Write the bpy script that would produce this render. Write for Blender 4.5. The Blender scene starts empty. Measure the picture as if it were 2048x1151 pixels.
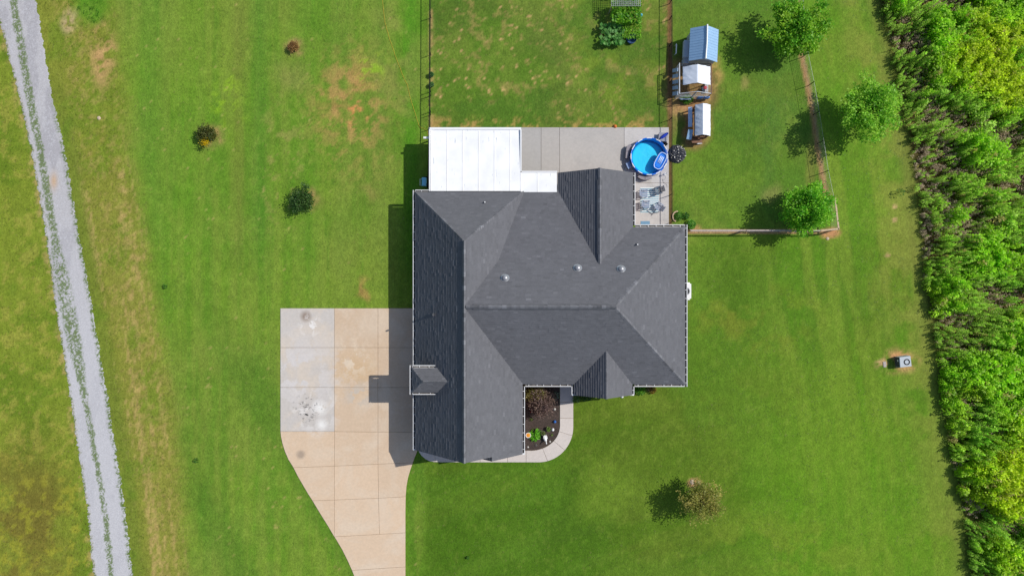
import bpy, bmesh, math, random
import numpy as np
from mathutils import Vector, Matrix, noise as mnoise
random.seed(7)
rng = np.random.default_rng(7)
S = bpy.context.scene
COL = S.collection
PI = math.pi

# ------------------------------------------------------------------ camera
HC = 60.0            # drone height above the lawn, metres
PPM = 23.0           # photo pixels per metre on the ground
cam_d = bpy.data.cameras.new('camera')
cam = bpy.data.objects.new('camera', cam_d)
COL.objects.link(cam)
cam.location = (0, 0, HC)
cam.rotation_euler = (0, 0, 0)
cam_d.sensor_width = 36
cam_d.lens = 36 * HC / (2048 / PPM)
cam_d.clip_start = 0.5
cam_d.clip_end = 9000
S.camera = cam

# ------------------------------------------------------------------ light
SUN = Vector((0.87, 0.296, 1.0)).normalized()
world = bpy.data.worlds.new('World')
S.world = world
world.use_nodes = True
wn = world.node_tree
bg = wn.nodes['Background']
sky = wn.nodes.new('ShaderNodeTexSky')
sky.sky_type = 'NISHITA'
sky.sun_disc = False
sky.sun_elevation = math.asin(SUN.z)
sky.sun_rotation = math.atan2(SUN.x, SUN.y)
wn.links.new(sky.outputs[0], bg.inputs[0])
bg.inputs[1].default_value = 0.115
sun_d = bpy.data.lights.new('sun', 'SUN')
sun_d.energy = 3.8
sun_d.angle = math.radians(0.5)
sun_d.color = (1.0, 0.965, 0.9)
sun = bpy.data.objects.new('sun', sun_d)
COL.objects.link(sun)
sun.rotation_euler = SUN.to_track_quat('Z', 'Y').to_euler()
S.view_settings.view_transform = 'Standard'
S.view_settings.look = 'None'
S.view_settings.gamma = 1
S.view_settings.use_curve_mapping = False
S.view_settings.exposure = 0.0

# ------------------------------------------------------------------ helpers
def G(px, py, z=0.0):
    """a point read off the photograph, at height z, in metres"""
    k = (1 - z / HC) / PPM
    return Vector(((px - 1024) * k, -(py - 575.5) * k, z))

def UV(u, v, z=0.0):
    return Vector((u / PPM, -v / PPM, z))

def lin(c):
    c = c / 255.0
    return c / 12.92 if c <= 0.04045 else ((c + 0.055) / 1.055) ** 2.4

LIGHT = 1.16     # brightness a sunlit level white surface reaches
def A(r, g, b, k=1.0):
    """base colour of a sunlit level surface that looks r, g, b"""
    return tuple(min(0.9, lin(c) / LIGHT * k) for c in (r, g, b))

class MB:
    def __init__(s):
        s.v = []; s.f = []; s.c = []
    def add(s, vs, fs, col=None):
        b = len(s.v)
        s.v += [tuple(p) for p in vs]
        s.f += [tuple(i + b for i in f) for f in fs]
        s.c += [col] * len(vs)
        return s
    def box(s, c, size, rot=None):
        hx, hy, hz = size[0] / 2, size[1] / 2, size[2] / 2
        vs = [Vector((x, y, z)) for z in (-hz, hz) for x, y in ((-hx, -hy), (hx, -hy), (hx, hy), (-hx, hy))]
        if rot is not None:
            if not isinstance(rot, Matrix):
                rot = Matrix.Rotation(rot, 3, 'Z')
            vs = [rot @ v for v in vs]
        c = Vector(c)
        return s.add([v + c for v in vs], [(3, 2, 1, 0), (4, 5, 6, 7), (0, 1, 5, 4), (1, 2, 6, 5), (2, 3, 7, 6), (3, 0, 4, 7)])
    def bbox(s, c, size, rot=None, ch=0.02):
        """a box with chamfered edges"""
        bm = bmesh.new()
        bmesh.ops.create_cube(bm, size=1)
        for v in bm.verts:
            v.co = Vector((v.co.x * size[0], v.co.y * size[1], v.co.z * size[2]))
        bmesh.ops.bevel(bm, geom=bm.edges[:], offset=ch, segments=1, affect='EDGES')
        R = Matrix.Identity(3) if rot is None else (rot if isinstance(rot, Matrix) else Matrix.Rotation(rot, 3, 'Z'))
        bm.verts.index_update()
        c = Vector(c)
        s.add([R @ v.co + c for v in bm.verts], [[v.index for v in f.verts] for f in bm.faces])
        bm.free()
        return s
    def tube(s, pts, r, n=6, caps=True):
        pts = [Vector(p) for p in pts]
        rs = r if isinstance(r, (list, tuple)) else [r] * len(pts)
        vs = []; fs = []
        for i, p in enumerate(pts):
            d = (pts[min(i + 1, len(pts) - 1)] - pts[max(i - 1, 0)])
            if d.length < 1e-9: d = Vector((0, 0, 1))
            d.normalize()
            a = d.orthogonal().normalized() if i == 0 else (a - d * a.dot(d)).normalized()
            b = d.cross(a)
            for k in range(n):
                t = 2 * PI * k / n
                vs.append(p + (a * math.cos(t) + b * math.sin(t)) * rs[i])
        for i in range(len(pts) - 1):
            for k in range(n):
                fs.append((i * n + k, i * n + (k + 1) % n, (i + 1) * n + (k + 1) % n, (i + 1) * n + k))
        if caps:
            fs.append(tuple(range(n - 1, -1, -1)))
            m = (len(pts) - 1) * n
            fs.append(tuple(range(m, m + n)))
        return s.add(vs, fs)
    def lathe(s, prof, n=20, c=(0, 0, 0), close=False):
        c = Vector(c); vs = []; fs = []
        for r, z in prof:
            for k in range(n):
                t = 2 * PI * k / n
                vs.append(c + Vector((r * math.cos(t), r * math.sin(t), z)))
        m = len(prof)
        for i in range(m - 1):
            for k in range(n):
                fs.append((i * n + k, i * n + (k + 1) % n, (i + 1) * n + (k + 1) % n, (i + 1) * n + k))
        if close:
            fs.append(tuple(range((m - 1) * n, m * n)))
            fs.append(tuple(range(n - 1, -1, -1)))
        return s.add(vs, fs)
    def prism(s, poly, z0, z1, ch=0.0):
        """poly: list of (x, y); upright prism with an optional chamfer round the top"""
        ar = sum(poly[i][0] * poly[(i + 1) % len(poly)][1] - poly[(i + 1) % len(poly)][0] * poly[i][1] for i in range(len(poly)))
        if ar < 0: poly = poly[::-1]
        n = len(poly)
        rings = [(poly, z0)]
        if ch > 0:
            rings += [(poly, z1 - ch), (inset(poly, ch), z1)]
        else:
            rings += [(poly, z1)]
        vs = []; fs = []
        for pl, z in rings:
            vs += [(p[0], p[1], z) for p in pl]
        for i in range(len(rings) - 1):
            for k in range(n):
                fs.append((i * n + k, i * n + (k + 1) % n, (i + 1) * n + (k + 1) % n, (i + 1) * n + k))
        m = (len(rings) - 1) * n
        fs.append(tuple(range(m, m + n)))
        fs.append(tuple(range(n - 1, -1, -1)))
        return s.add(vs, fs)
    def slab3(s, pts, th):
        """a flat polygon in 3D given a thickness below it"""
        pts = [Vector(p) for p in pts]
        nrm = (pts[1] - pts[0]).cross(pts[2] - pts[0]).normalized()
        if nrm.z < 0:
            pts = pts[::-1]; nrm = -nrm
        n = len(pts)
        vs = pts + [p - nrm * th for p in pts]
        fs = [tuple(range(n)), tuple(range(2 * n - 1, n - 1, -1))]
        for k in range(n):
            fs.append((k, k + n, (k + 1) % n + n, (k + 1) % n))
        return s.add(vs, fs)
    def build(s, name, m, parent=None, loc=None, smooth=False):
        off = Vector((0, 0, 0))
        if parent is not None:
            q = parent
            while q is not None:
                off += q.location; q = q.parent
        elif loc is not None:
            off = Vector(loc)
        me = bpy.data.meshes.new(name)
        me.from_pydata([(p[0] - off.x, p[1] - off.y, p[2] - off.z) for p in s.v], [], s.f)
        if m is not None: me.materials.append(m)
        if smooth:
            me.polygons.foreach_set('use_smooth', [True] * len(me.polygons))
        if any(c is not None for c in s.c):
            at = me.color_attributes.new('tint', 'FLOAT_COLOR', 'POINT')
            arr = np.array([(*(c if c is not None else (1, 1, 1)), 1.0) for c in s.c], dtype=np.float32)
            at.data.foreach_set('color', arr.ravel())
        me.update()
        o = bpy.data.objects.new(name, me)
        COL.objects.link(o)
        if parent is not None: o.parent = parent
        elif loc is not None: o.location = loc
        return o

def inset(poly, d):
    n = len(poly); out = []
    for i in range(n):
        p0, p1, p2 = Vector(poly[i - 1][:2]), Vector(poly[i][:2]), Vector(poly[(i + 1) % n][:2])
        e1 = (p1 - p0); e2 = (p2 - p1)
        if e1.length < 1e-7 or e2.length < 1e-7:
            out.append(tuple(p1)); continue
        e1.normalize(); e2.normalize()
        n1 = Vector((-e1.y, e1.x)); n2 = Vector((-e2.y, e2.x))
        b = n1 + n2
        k = max(0.35, 1 + n1.dot(n2))
        out.append(tuple(p1 + b * (d / k)))
    return out

def ccw(poly):
    ar = sum(poly[i][0] * poly[(i + 1) % len(poly)][1] - poly[(i + 1) % len(poly)][0] * poly[i][1] for i in range(len(poly)))
    return poly if ar > 0 else poly[::-1]

def mesh_np(name, V, F, cols, m, parent=None, loc=None, smooth=False):
    """mesh straight from numpy arrays: V (n,3) world, F (k,3|4), cols (n,3)"""
    V = np.asarray(V, dtype=np.float32).copy()
    off = np.zeros(3, dtype=np.float32)
    if parent is not None:
        q = parent
        while q is not None:
            off += np.array(q.location[:], dtype=np.float32); q = q.parent
    elif loc is not None:
        off = np.array(loc, dtype=np.float32)
    V -= off
    F = np.asarray(F, dtype=np.int32)
    w = F.shape[1]
    me = bpy.data.meshes.new(name)
    me.vertices.add(len(V)); me.vertices.foreach_set('co', V.ravel())
    me.loops.add(F.size); me.loops.foreach_set('vertex_index', F.ravel())
    me.polygons.add(len(F))
    me.polygons.foreach_set('loop_start', np.arange(0, F.size, w, dtype=np.int32))
    me.polygons.foreach_set('loop_total', np.full(len(F), w, dtype=np.int32))
    if smooth: me.polygons.foreach_set('use_smooth', np.ones(len(F), dtype=bool))
    me.update(calc_edges=True)
    if cols is not None:
        at = me.color_attributes.new('tint', 'FLOAT_COLOR', 'POINT')
        c4 = np.ones((len(V), 4), dtype=np.float32); c4[:, :3] = cols
        at.data.foreach_set('color', c4.ravel())
    if m is not None: me.materials.append(m)
    o = bpy.data.objects.new(name, me)
    COL.objects.link(o)
    if parent is not None: o.parent = parent
    elif loc is not None: o.location = loc
    return o

def tag(o, label=None, cat=None, group=None, kind=None):
    if label: o['label'] = label
    if cat: o['category'] = cat
    if group: o['group'] = group
    if kind: o['kind'] = kind
    return o

def thing(name, label, cat, loc, rz=0, group=None):
    o = bpy.data.objects.new(name, None)
    o.empty_display_size = 0.3
    COL.objects.link(o)
    o.location = loc; o.rotation_euler = (0, 0, rz)
    return tag(o, label, cat, group)

KIDS = {}
def kids(o):
    return [c for c in bpy.data.objects if c.parent == o]

def dup(root, loc, rz, label):
    def cp(o, par):
        c = o.copy(); COL.objects.link(c); c.parent = par
        for ch in kids(o): cp(ch, c)
        return c
    r = cp(root, None)
    r.location = loc; r.rotation_euler = (0, 0, rz); r['label'] = label
    return r

# ------------------------------------------------------------------ materials
MATS = {}
def mat(name, col, rough=0.75, var=0.12, scale=3.0, bump=0.0, bscale=40.0, metal=0.0, spec=0.35, attr=None, objcol=False, trans=0.0, var2=0.0, scale2=0.6):
    if name in MATS: return MATS[name]
    m = bpy.data.materials.new(name); m.use_nodes = True
    nt = m.node_tree; N = nt.nodes; L = nt.links
    p = N['Principled BSDF']
    p.inputs['Roughness'].default_value = rough
    p.inputs['Metallic'].default_value = metal
    p.inputs['Specular IOR Level'].default_value = spec
    tc = N.new('ShaderNodeTexCoord')
    if attr:
        src = N.new('ShaderNodeAttribute'); src.attribute_name = attr; out = src.outputs['Color']
    elif objcol:
        src = N.new('ShaderNodeObjectInfo'); out = src.outputs['Color']
    else:
        src = N.new('ShaderNodeRGB'); src.outputs[0].default_value = (*col, 1); out = src.outputs[0]
    def vary(out, amt, sc, det=6):
        no = N.new('ShaderNodeTexNoise'); no.inputs['Scale'].default_value = sc; no.inputs['Detail'].default_value = det
        no.inputs['Roughness'].default_value = 0.62
        L.new(tc.outputs['Object'], no.inputs['Vector'])
        mr = N.new('ShaderNodeMapRange'); mr.inputs[1].default_value = 0.28; mr.inputs[2].default_value = 0.72
        mr.inputs[3].default_value = 1 - amt; mr.inputs[4].default_value = 1 + amt
        L.new(no.outputs['Fac'], mr.inputs[0])
        mx = N.new('ShaderNodeVectorMath'); mx.operation = 'SCALE'
        L.new(out, mx.inputs[0]); L.new(mr.outputs[0], mx.inputs['Scale'])
        return mx.outputs[0]
    if var > 0: out = vary(out, var, scale)
    if var2 > 0: out = vary(out, var2, scale2, 4)
    L.new(out, p.inputs['Base Color'])
    if bump > 0:
        no = N.new('ShaderNodeTexNoise'); no.inputs['Scale'].default_value = bscale; no.inputs['Detail'].default_value = 5
        L.new(tc.outputs['Object'], no.inputs['Vector'])
        b = N.new('ShaderNodeBump'); b.inputs['Strength'].default_value = 1.0; b.inputs['Distance'].default_value = bump
        L.new(no.outputs['Fac'], b.inputs['Height']); L.new(b.outputs[0], p.inputs['Normal'])
    if trans > 0:
        tr = N.new('ShaderNodeBsdfTranslucent'); mx = N.new('ShaderNodeMixShader'); mx.inputs[0].default_value = trans
        L.new(out, tr.inputs['Color']); L.new(p.outputs[0], mx.inputs[1]); L.new(tr.outputs[0], mx.inputs[2])
        L.new(mx.outputs[0], N['Material Output'].inputs['Surface'])
    MATS[name] = m
    return m

M_leaf = mat('leaf', (0.06, 0.12, 0.02), rough=0.5, var=0.18, scale=6, attr='tint', trans=0.5, spec=0.4)
M_bark = mat('bark', (0.11, 0.085, 0.06), rough=0.9, var=0.3, scale=12, bump=0.01, bscale=30)
M_white = mat('white_aluminium', (0.78, 0.78, 0.78), rough=0.45, var=0.04)
M_trough = mat('dark_trough', (0.13, 0.12, 0.115), rough=0.95, var=0.5, scale=4)  # dark mottled colour for the floor of every gutter
M_brick = mat('brick_wall', (0.3, 0.16, 0.11), rough=0.9, var=0.2, scale=8, bump=0.01)
M_deck = mat('roof_underlay', (0.05, 0.05, 0.055), rough=0.95, var=0.1)
M_shingle = mat('asphalt_shingle', (0.1, 0.1, 0.11), rough=0.92, var=0.08, scale=9, attr='tint', bump=0.004, bscale=60, spec=0.2, var2=0.05, scale2=0.5)
M_cap = mat('ridge_shingle', (0.105, 0.105, 0.115), rough=0.92, var=0.2, scale=3, objcol=True, spec=0.2, bump=0.004, bscale=60)
M_galv = mat('galvanised_metal', (0.42, 0.43, 0.44), rough=0.38, var=0.1, metal=0.55)
M_black = mat('black_steel', (0.012, 0.012, 0.013), rough=0.85, var=0.2, spec=0.15)
M_wire = mat('galvanised_wire', (0.4, 0.41, 0.41), rough=0.5, var=0.1, metal=0.3)
M_wood = mat('weathered_timber', A(205, 180, 150), rough=0.85, var=0.22, scale=6, bump=0.004)
M_browntimber = mat('brown_timber', A(140, 105, 85), rough=0.85, var=0.25, scale=6)
M_tarp = mat('white_tarp', (0.76, 0.8, 0.88), rough=0.5, var=0.03, scale=2)
M_mulch = mat('dark_mulch', A(78, 66, 60), rough=0.95, var=0.5, scale=14, bump=0.05, bscale=22, var2=0.2, scale2=1.2)
M_joint = mat('joint_sand', A(150, 128, 104), rough=0.95, var=0.3, scale=10)
M_soil = mat('bare_soil', A(176, 136, 100), rough=0.95, var=0.3, scale=6, bump=0.03, bscale=14)

# concrete with stains that belong to the slabs
def concrete(name, stain, amt=0.5, extra=None):
    m = bpy.data.materials.new(name); m.use_nodes = True
    nt = m.node_tree; N = nt.nodes; L = nt.links; p = N['Principled BSDF']
    p.inputs['Roughness'].default_value = 0.88; p.inputs['Specular IOR Level'].default_value = 0.25
    geo = N.new('ShaderNodeNewGeometry')
    oi = N.new('ShaderNodeObjectInfo')
    def noise(sc, det=6, rough=0.6, dist=0.0, w=0):
        n = N.new('ShaderNodeTexNoise'); n.inputs['Scale'].default_value = sc; n.inputs['Detail'].default_value = det
        n.inputs['Roughness'].default_value = rough; n.inputs['Distortion'].default_value = dist
        mp = N.new('ShaderNodeMapping'); mp.inputs['Location'].default_value = (w * 3.1, w * 1.7, w)
        L.new(geo.outputs['Position'], mp.inputs[0]); L.new(mp.outputs[0], n.inputs['Vector'])
        return n.outputs['Fac']
    def rng_(f, a, b, c, d):
        r = N.new('ShaderNodeMapRange'); r.inputs[1].default_value = a; r.inputs[2].default_value = b
        r.inputs[3].default_value = c; r.inputs[4].default_value = d; L.new(f, r.inputs[0]); return r.outputs[0]
    def mixc(f, a, b):
        x = N.new('ShaderNodeMix'); x.data_type = 'RGBA'
        if isinstance(f, float): x.inputs[0].default_value = f
        else: L.new(f, x.inputs[0])
        for sock, val in ((x.inputs[6], a), (x.inputs[7], b)):
            if isinstance(val, tuple): sock.default_value = (*val, 1)
            else: L.new(val, sock)
        return x.outputs[2]
    c = mixc(rng_(noise(0.32, 5, 0.6, 0.8, 1), 0.46, 0.62, 0, amt), oi.outputs['Color'], stain)
    c = mixc(rng_(noise(1.1, 6, 0.7, 1.5, 7), 0.55, 0.7, 0, amt * 0.7), c, stain)
    for (px, py, r0, r1, colr, thr, sc, w) in (extra or []):
        q = G(px, py)
        d = N.new('ShaderNodeVectorMath'); d.operation = 'DISTANCE'
        L.new(geo.outputs['Position'], d.inputs[0]); d.inputs[1].default_value = (q.x, q.y, 0.06)
        f1 = rng_(d.outputs['Value'], r0, r1, 1, 0)
        f2 = rng_(noise(sc, 4, 0.6, 0.3, w), thr, thr + 0.05, 0, 1)
        mu = N.new('ShaderNodeMath'); mu.operation = 'MULTIPLY'; L.new(f1, mu.inputs[0]); L.new(f2, mu.inputs[1])
        c = mixc(mu.outputs[0], c, colr)
    sc_ = N.new('ShaderNodeVectorMath'); sc_.operation = 'SCALE'
    L.new(c, sc_.inputs[0]); L.new(rng_(noise(5, 8, 0.7, 0, 3), 0.3, 0.7, 0.93, 1.07), sc_.inputs['Scale'])
    L.new(sc_.outputs[0], p.inputs['Base Color'])
    b = N.new('ShaderNodeBump'); b.inputs['Distance'].default_value = 0.004
    L.new(noise(40, 4), b.inputs['Height']); L.new(b.outputs[0], p.inputs['Normal'])
    return m

M_drive = concrete('driveway_concrete', A(226, 208, 186), 0.5, [
    (712, 745, 0.8, 2.6, A(214, 184, 148), 0.42, 0.8, 31), (706, 715, 0.5, 2.2, A(228, 208, 182), 0.5, 1.1, 37), (715, 790, 0.4, 1.6, A(206, 192, 176), 0.46, 1.2, 43), (600, 745, 1.2, 4.5, A(216, 209, 204), 0.5, 0.5, 47), (640, 815, 0.1, 0.9, A(240, 236, 230), 0.42, 0.9, 53), (644, 848, 0.1, 0.7, A(240, 236, 230), 0.4, 0.9, 59),
    (617, 815, 0.1, 1.7, A(60, 58, 58), 0.60, 3.4, 11), (614, 825, 0.1, 1.0, A(45, 44, 45), 0.55, 5.0, 23),
    (612, 632, 0.15, 0.6, A(150, 132, 118), 0.36, 1.0, 4), (620, 650, 0.3, 1.2, A(238, 232, 226), 0.52, 1.4, 9),
    (628, 820, 0.5, 2.6, A(232, 226, 220), 0.53, 0.7, 15), (602, 908, 0.2, 0.5, A(180, 160, 140), 0.4, 1.5, 5)])
M_patio = concrete('patio_concrete', A(176, 172, 168), 0.5)
M_walk = concrete('walk_concrete', A(222, 210, 200), 0.35)

# ------------------------------------------------------------------ numpy noise
def hash2(i, j, s):
    h = (i.astype(np.int64) * 374761393 + j.astype(np.int64) * 668265263 + s * 974634777) & 0x7fffffff
    h = ((h ^ (h >> 13)) * 1274126177) & 0x7fffffff
    h = h ^ (h >> 16)
    return (h & 0xffff) / 65535.0

def vnoise(x, y, s=0):
    i = np.floor(x); j = np.floor(y)
    fx = x - i; fy = y - j
    fx = fx * fx * (3 - 2 * fx); fy = fy * fy * (3 - 2 * fy)
    a = hash2(i, j, s); b = hash2(i + 1, j, s); c = hash2(i, j + 1, s); d = hash2(i + 1, j + 1, s)
    return (a * (1 - fx) + b * fx) * (1 - fy) + (c * (1 - fx) + d * fx) * fy

def fbm(x, y, s=0, o=5, g=0.55):
    t = 0; amp = 1; tot = 0
    for k in range(o):
        t = t + amp * vnoise(x * 2 ** k + 17.3 * k, y * 2 ** k - 9.1 * k, s + k); tot += amp; amp *= g
    return t / tot

def sstep(a, b, x):
    t = np.clip((x - a) / (b - a), 0, 1)
    return t * t * (3 - 2 * t)

def interp(pts, y):
    """x of a polyline given as (x, y) points, at y"""
    ys = np.array([p[1] for p in pts], float); xs = np.array([p[0] for p in pts], float)
    return np.interp(y, ys, xs)

ROAD_L = [(-78, -300), (-25, -60), (0, 45), (32, 165), (62, 300), (84, 420), (96, 500), (116, 640), (140, 790), (160, 920), (175, 1020), (188, 1151), (200, 1260), (225, 1480)]
ROAD_R = [(10, -300), (55, -60), (72, 0), (90, 110), (106, 200), (130, 300), (146, 400), (160, 480), (175, 560), (196, 680), (216, 800), (236, 920), (250, 1020), (266, 1151), (280, 1260), (305, 1480)]
ROAD_M = [(-40, -300), (12, -60), (27, 0), (45, 110), (65, 220), (84, 320), (100, 420), (118, 520), (140, 640), (160, 740), (180, 850), (200, 960), (214, 1060), (222, 1151), (235, 1260), (260, 1480)]
VERGE = [(225, -300), (235, 0), (250, 150), (262, 300), (290, 430), (305, 560), (322, 660), (345, 780), (362, 900), (372, 1020), (380, 1151), (400, 1480)]
THICK = [(1690, -300), (1752, -20), (1772, 60), (1783, 120), (1793, 180), (1806, 240), (1822, 330), (1834, 400), (1846, 500), (1854, 600), (1866, 680), (1879, 760), (1889, 830), (1900, 900), (1914, 980), (1926, 1060), (1936, 1151), (1960, 1480)]
EFENCE = [(1588, -60), (1594, 0), (1598, 60), (1604, 115), (1616, 172), (1626, 230), (1635, 287), (1644, 346), (1655, 399), (1663, 460)]

# ------------------------------------------------------------------ ground
def axis(lo, hi, step, far):
    d = list(np.arange(lo, hi + 1e-6, step))
    return np.array([-x for x in far[::-1]] + d + list(far)) if True else None
gx = np.concatenate([[-4000, -1200, -400, -150, -90, -70, -58], np.arange(-52, 52.01, 0.2), [58, 70, 90, 150, 400, 1200, 4000]])
gy = np.concatenate([[-4000, -1200, -400, -150, -80, -50, -38], np.arange(-31, 31.01, 0.2), [38, 50, 80, 150, 400, 1200, 4000]])
XX, YY = np.meshgrid(gx, gy)
PX = XX * PPM + 1024; PY = -YY * PPM + 575.5
n_lo = fbm(XX / 9, YY / 9, 3); n_mid = fbm(XX / 2.6, YY / 2.6, 11); n_hi = fbm(XX / 0.7, YY / 0.7, 23, 4, 0.7)
n_vh0 = fbm(XX / 0.3, YY / 0.45, 77, 3, 0.8)
n_str = fbm(XX / 0.5, YY / 5.0, 31, 4)           # streaks along the mower's path
wob = (fbm(XX / 1.6, YY / 1.6, 41) - 0.5) * 40
def C3(c): return np.array(c)[None, None, :]
def M3(m): return np.clip(m, 0, 1)[..., None]
cov = np.zeros(XX.shape + (3,))
cov[:] = C3(A(114, 152, 52))
def paint(mask, col, k=1.0):
    global cov
    m = M3(mask * k)
    cov = cov * (1 - m) + C3(A(*col)) * m
def blob(px, py, rx, ry, soft=0.5, w=1.0):
    d = np.sqrt(((PX + wob * w - px) / rx) ** 2 + ((PY + np.roll(wob, 37, 1) * w - py) / ry) ** 2)
    return 1 - sstep(1 - soft, 1 + soft, d)
# broad lawns
tk = interp(THICK, PY)
n_de = fbm((PX - tk) / 26, PY / 420, 201, 4, 0.6)
n_ds = fbm((PX * 0.35 + PY) / 46, (PX - PY * 0.35) / 520, 211, 5, 0.6)
n_dw = fbm(PX / 15, PY / 260, 221, 4, 0.65)
soft = np.clip(sstep(1370, 1480, PX) * sstep(-10, 10, PX - interp(EFENCE, np.minimum(PY, 460))) + sstep(790, 860, PY) * sstep(800, 830, PX) + sstep(1375, 1420, PX) * sstep(455, 475, PY), 0, 1)
south = sstep(560, 760, PY) * sstep(780, 900, PX)
paint(south, (68, 106, 22), 0.92)
paint(sstep(1420, 1620, PX) * sstep(760, 900, PY), (98, 146, 30), 0.85)
east = sstep(1370, 1480, PX) * sstep(430, 500, PY)
paint(east * sstep(1000, 760, PY), (84, 122, 30), 0.88)
back = sstep(858, 864, PX) * sstep(1345, 1338, PX) * sstep(268, 252, PY)
paint(back, (94, 120, 50), 0.9)
pad = sstep(1340, 1348, PX) * sstep(0, 8, interp(EFENCE, PY) - PX) * sstep(470, 455, PY)
paint(pad, (82, 124, 48), 0.9)
ne = sstep(-4, 8, PX - interp(EFENCE, np.minimum(PY, 460))) * sstep(480, 440, PY) * (PX > 1500)
paint(ne, (100, 148, 40), 0.8)
# tonal drift
n_l2 = fbm(XX / 13 + 5, YY / 11 - 3, 401, 4)
paint(sstep(0.48, 0.62, n_l2) * (PX < 850), (122, 142, 62), 0.55)
paint(sstep(0.52, 0.42, n_l2) * (PX < 850), (92, 142, 38), 0.5)
paint(sstep(0.50, 0.62, n_l2) * (PX > 850), (112, 134, 46), 0.35)
paint(sstep(0.50, 0.40, n_l2) * (PX > 850), (70, 112, 26), 0.4)
paint(sstep(0.50, 0.66, n_lo), (118, 154, 50), 0.5)
paint(sstep(0.48, 0.34, n_lo), (92, 138, 38), 0.45)
paint(sstep(0.52, 0.70, n_mid) * (1 - 0.85 * soft), (124, 148, 62), 0.4)
paint(sstep(0.47, 0.34, n_mid) * (1 - 0.75 * soft), (90, 130, 40), 0.4)
paint(soft * sstep(780, 900, PY) * sstep(0.48, 0.66, n_ds), (92, 126, 34), 0.35)
paint(soft * sstep(780, 900, PY) * sstep(0.48, 0.36, n_ds), (72, 114, 20), 0.5)
paint(soft * sstep(1480, 1600, PX) * sstep(0.50, 0.62, n_de), (126, 156, 56), 0.5)
paint(soft * sstep(1480, 1600, PX) * sstep(0.48, 0.36, n_de), (86, 142, 26), 0.45)
wl = sstep(0, 30, PX - interp(VERGE, PY)) * sstep(855, 840, PX)
paint(wl * sstep(0.5, 0.62, n_dw), (126, 154, 62), 0.4)
paint(wl * sstep(0.48, 0.38, n_dw), (84, 138, 36), 0.35)
paint(wl * sstep(0.52, 0.64, n_str), (118, 148, 60), 0.3)
for cx, w_, colr, k in ((478, 12, (118, 132, 60), 0.5), (520, 22, (72, 134, 40), 0.5), (610, 30, (76, 140, 30), 0.4), (822, 20, (74, 142, 26), 0.75), (760, 24, (116, 142, 62), 0.5), (690, 20, (110, 140, 60), 0.35), (300, 28, (84, 142, 40), 0.5), (380, 30, (94, 148, 36), 0.4)):
    paint(wl * np.exp(-((PX + wob * 0.2 - cx) / w_) ** 2) * sstep(640, 420, PY), colr, k)
# diagonal mower marks on the lower left lawn
dg = np.sin((PX * 0.86 - PY * 0.5) / 34 + wob * 0.02)
paint(wl * sstep(560, 760, PY) * sstep(0.1, 0.9, dg), (72, 122, 34), 0.45)
# thin worn places
paint(blob(702, 205, 52, 72, 0.7) * sstep(0.38, 0.62, n_mid * 0.5 + n_hi * 0.5), (186, 146, 98), 0.95)
paint(blob(700, 215, 80, 110, 0.8) * sstep(0.46, 0.6, n_hi), (168, 146, 92), 0.6)
paint(blob(716, 225, 20, 26, 0.7) * sstep(0.5, 0.62, n_hi), (216, 150, 96), 0.9)
paint(blob(730, 575, 9, 22, 0.6), (176, 140, 92), 0.7)
paint(blob(735, 378, 16, 14, 0.8), (150, 146, 84), 0.6)
paint(blob(800, 130, 40, 150, 0.8) * sstep(0.48, 0.64, n_mid), (140, 146, 80), 0.5)
paint(blob(455, 200, 26, 60, 0.8) * sstep(0.5, 0.62, n_hi), (140, 186, 44), 0.7)
paint(blob(745, 140, 30, 26, 0.8) * sstep(0.5, 0.62, n_hi), (136, 190, 40), 0.7)
paint(blob(560, 335, 40, 120, 0.8) * sstep(0.54, 0.66, n_hi), (150, 150, 88), 0.6)
paint(blob(585, 150, 30, 30, 0.9), (140, 140, 84), 0.5)
# backyard flecks and dry edge by the slab
paint(back * sstep(0.58, 0.68, n_hi), (150, 140, 86), 0.6)
paint(back * sstep(0.5, 0.38, n_mid), (74, 116, 40), 0.5)
paint(back * sstep(225, 250, PY) * sstep(0.47, 0.6, n_hi), (196, 160, 104), 0.6)
paint(sstep(870, 860, PX) * sstep(856, 862, PX) * sstep(262, 250, PY) * sstep(0.4, 0.55, n_hi), (190, 158, 116), 0.8)
# right-hand lawn: dry toward the thicket
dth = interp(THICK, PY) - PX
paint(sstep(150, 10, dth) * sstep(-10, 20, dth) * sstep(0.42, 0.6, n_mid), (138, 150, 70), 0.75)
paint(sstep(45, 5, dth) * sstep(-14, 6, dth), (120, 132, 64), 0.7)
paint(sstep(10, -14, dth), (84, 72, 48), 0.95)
paint(sstep(340, 180, dth) * sstep(60, 150, dth) * sstep(600, 900, PY) * sstep(0.45, 0.62, n_str), (128, 152, 56), 0.4)
paint(blob(1700, 1000, 190, 260, 0.8) * sstep(480, 560, PY), (100, 148, 32), 0.6)
paint(blob(1500, 640, 110, 60, 0.8) * sstep(0.44, 0.6, n_mid), (128, 140, 52), 0.6)
paint(blob(1480, 800, 200, 60, 0.8) * sstep(0.48, 0.6, n_mid), (100, 130, 38), 0.35)
paint(blob(1560, 1100, 160, 60, 0.9) * sstep(0.48, 0.6, n_mid), (124, 148, 50), 0.5)
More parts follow.
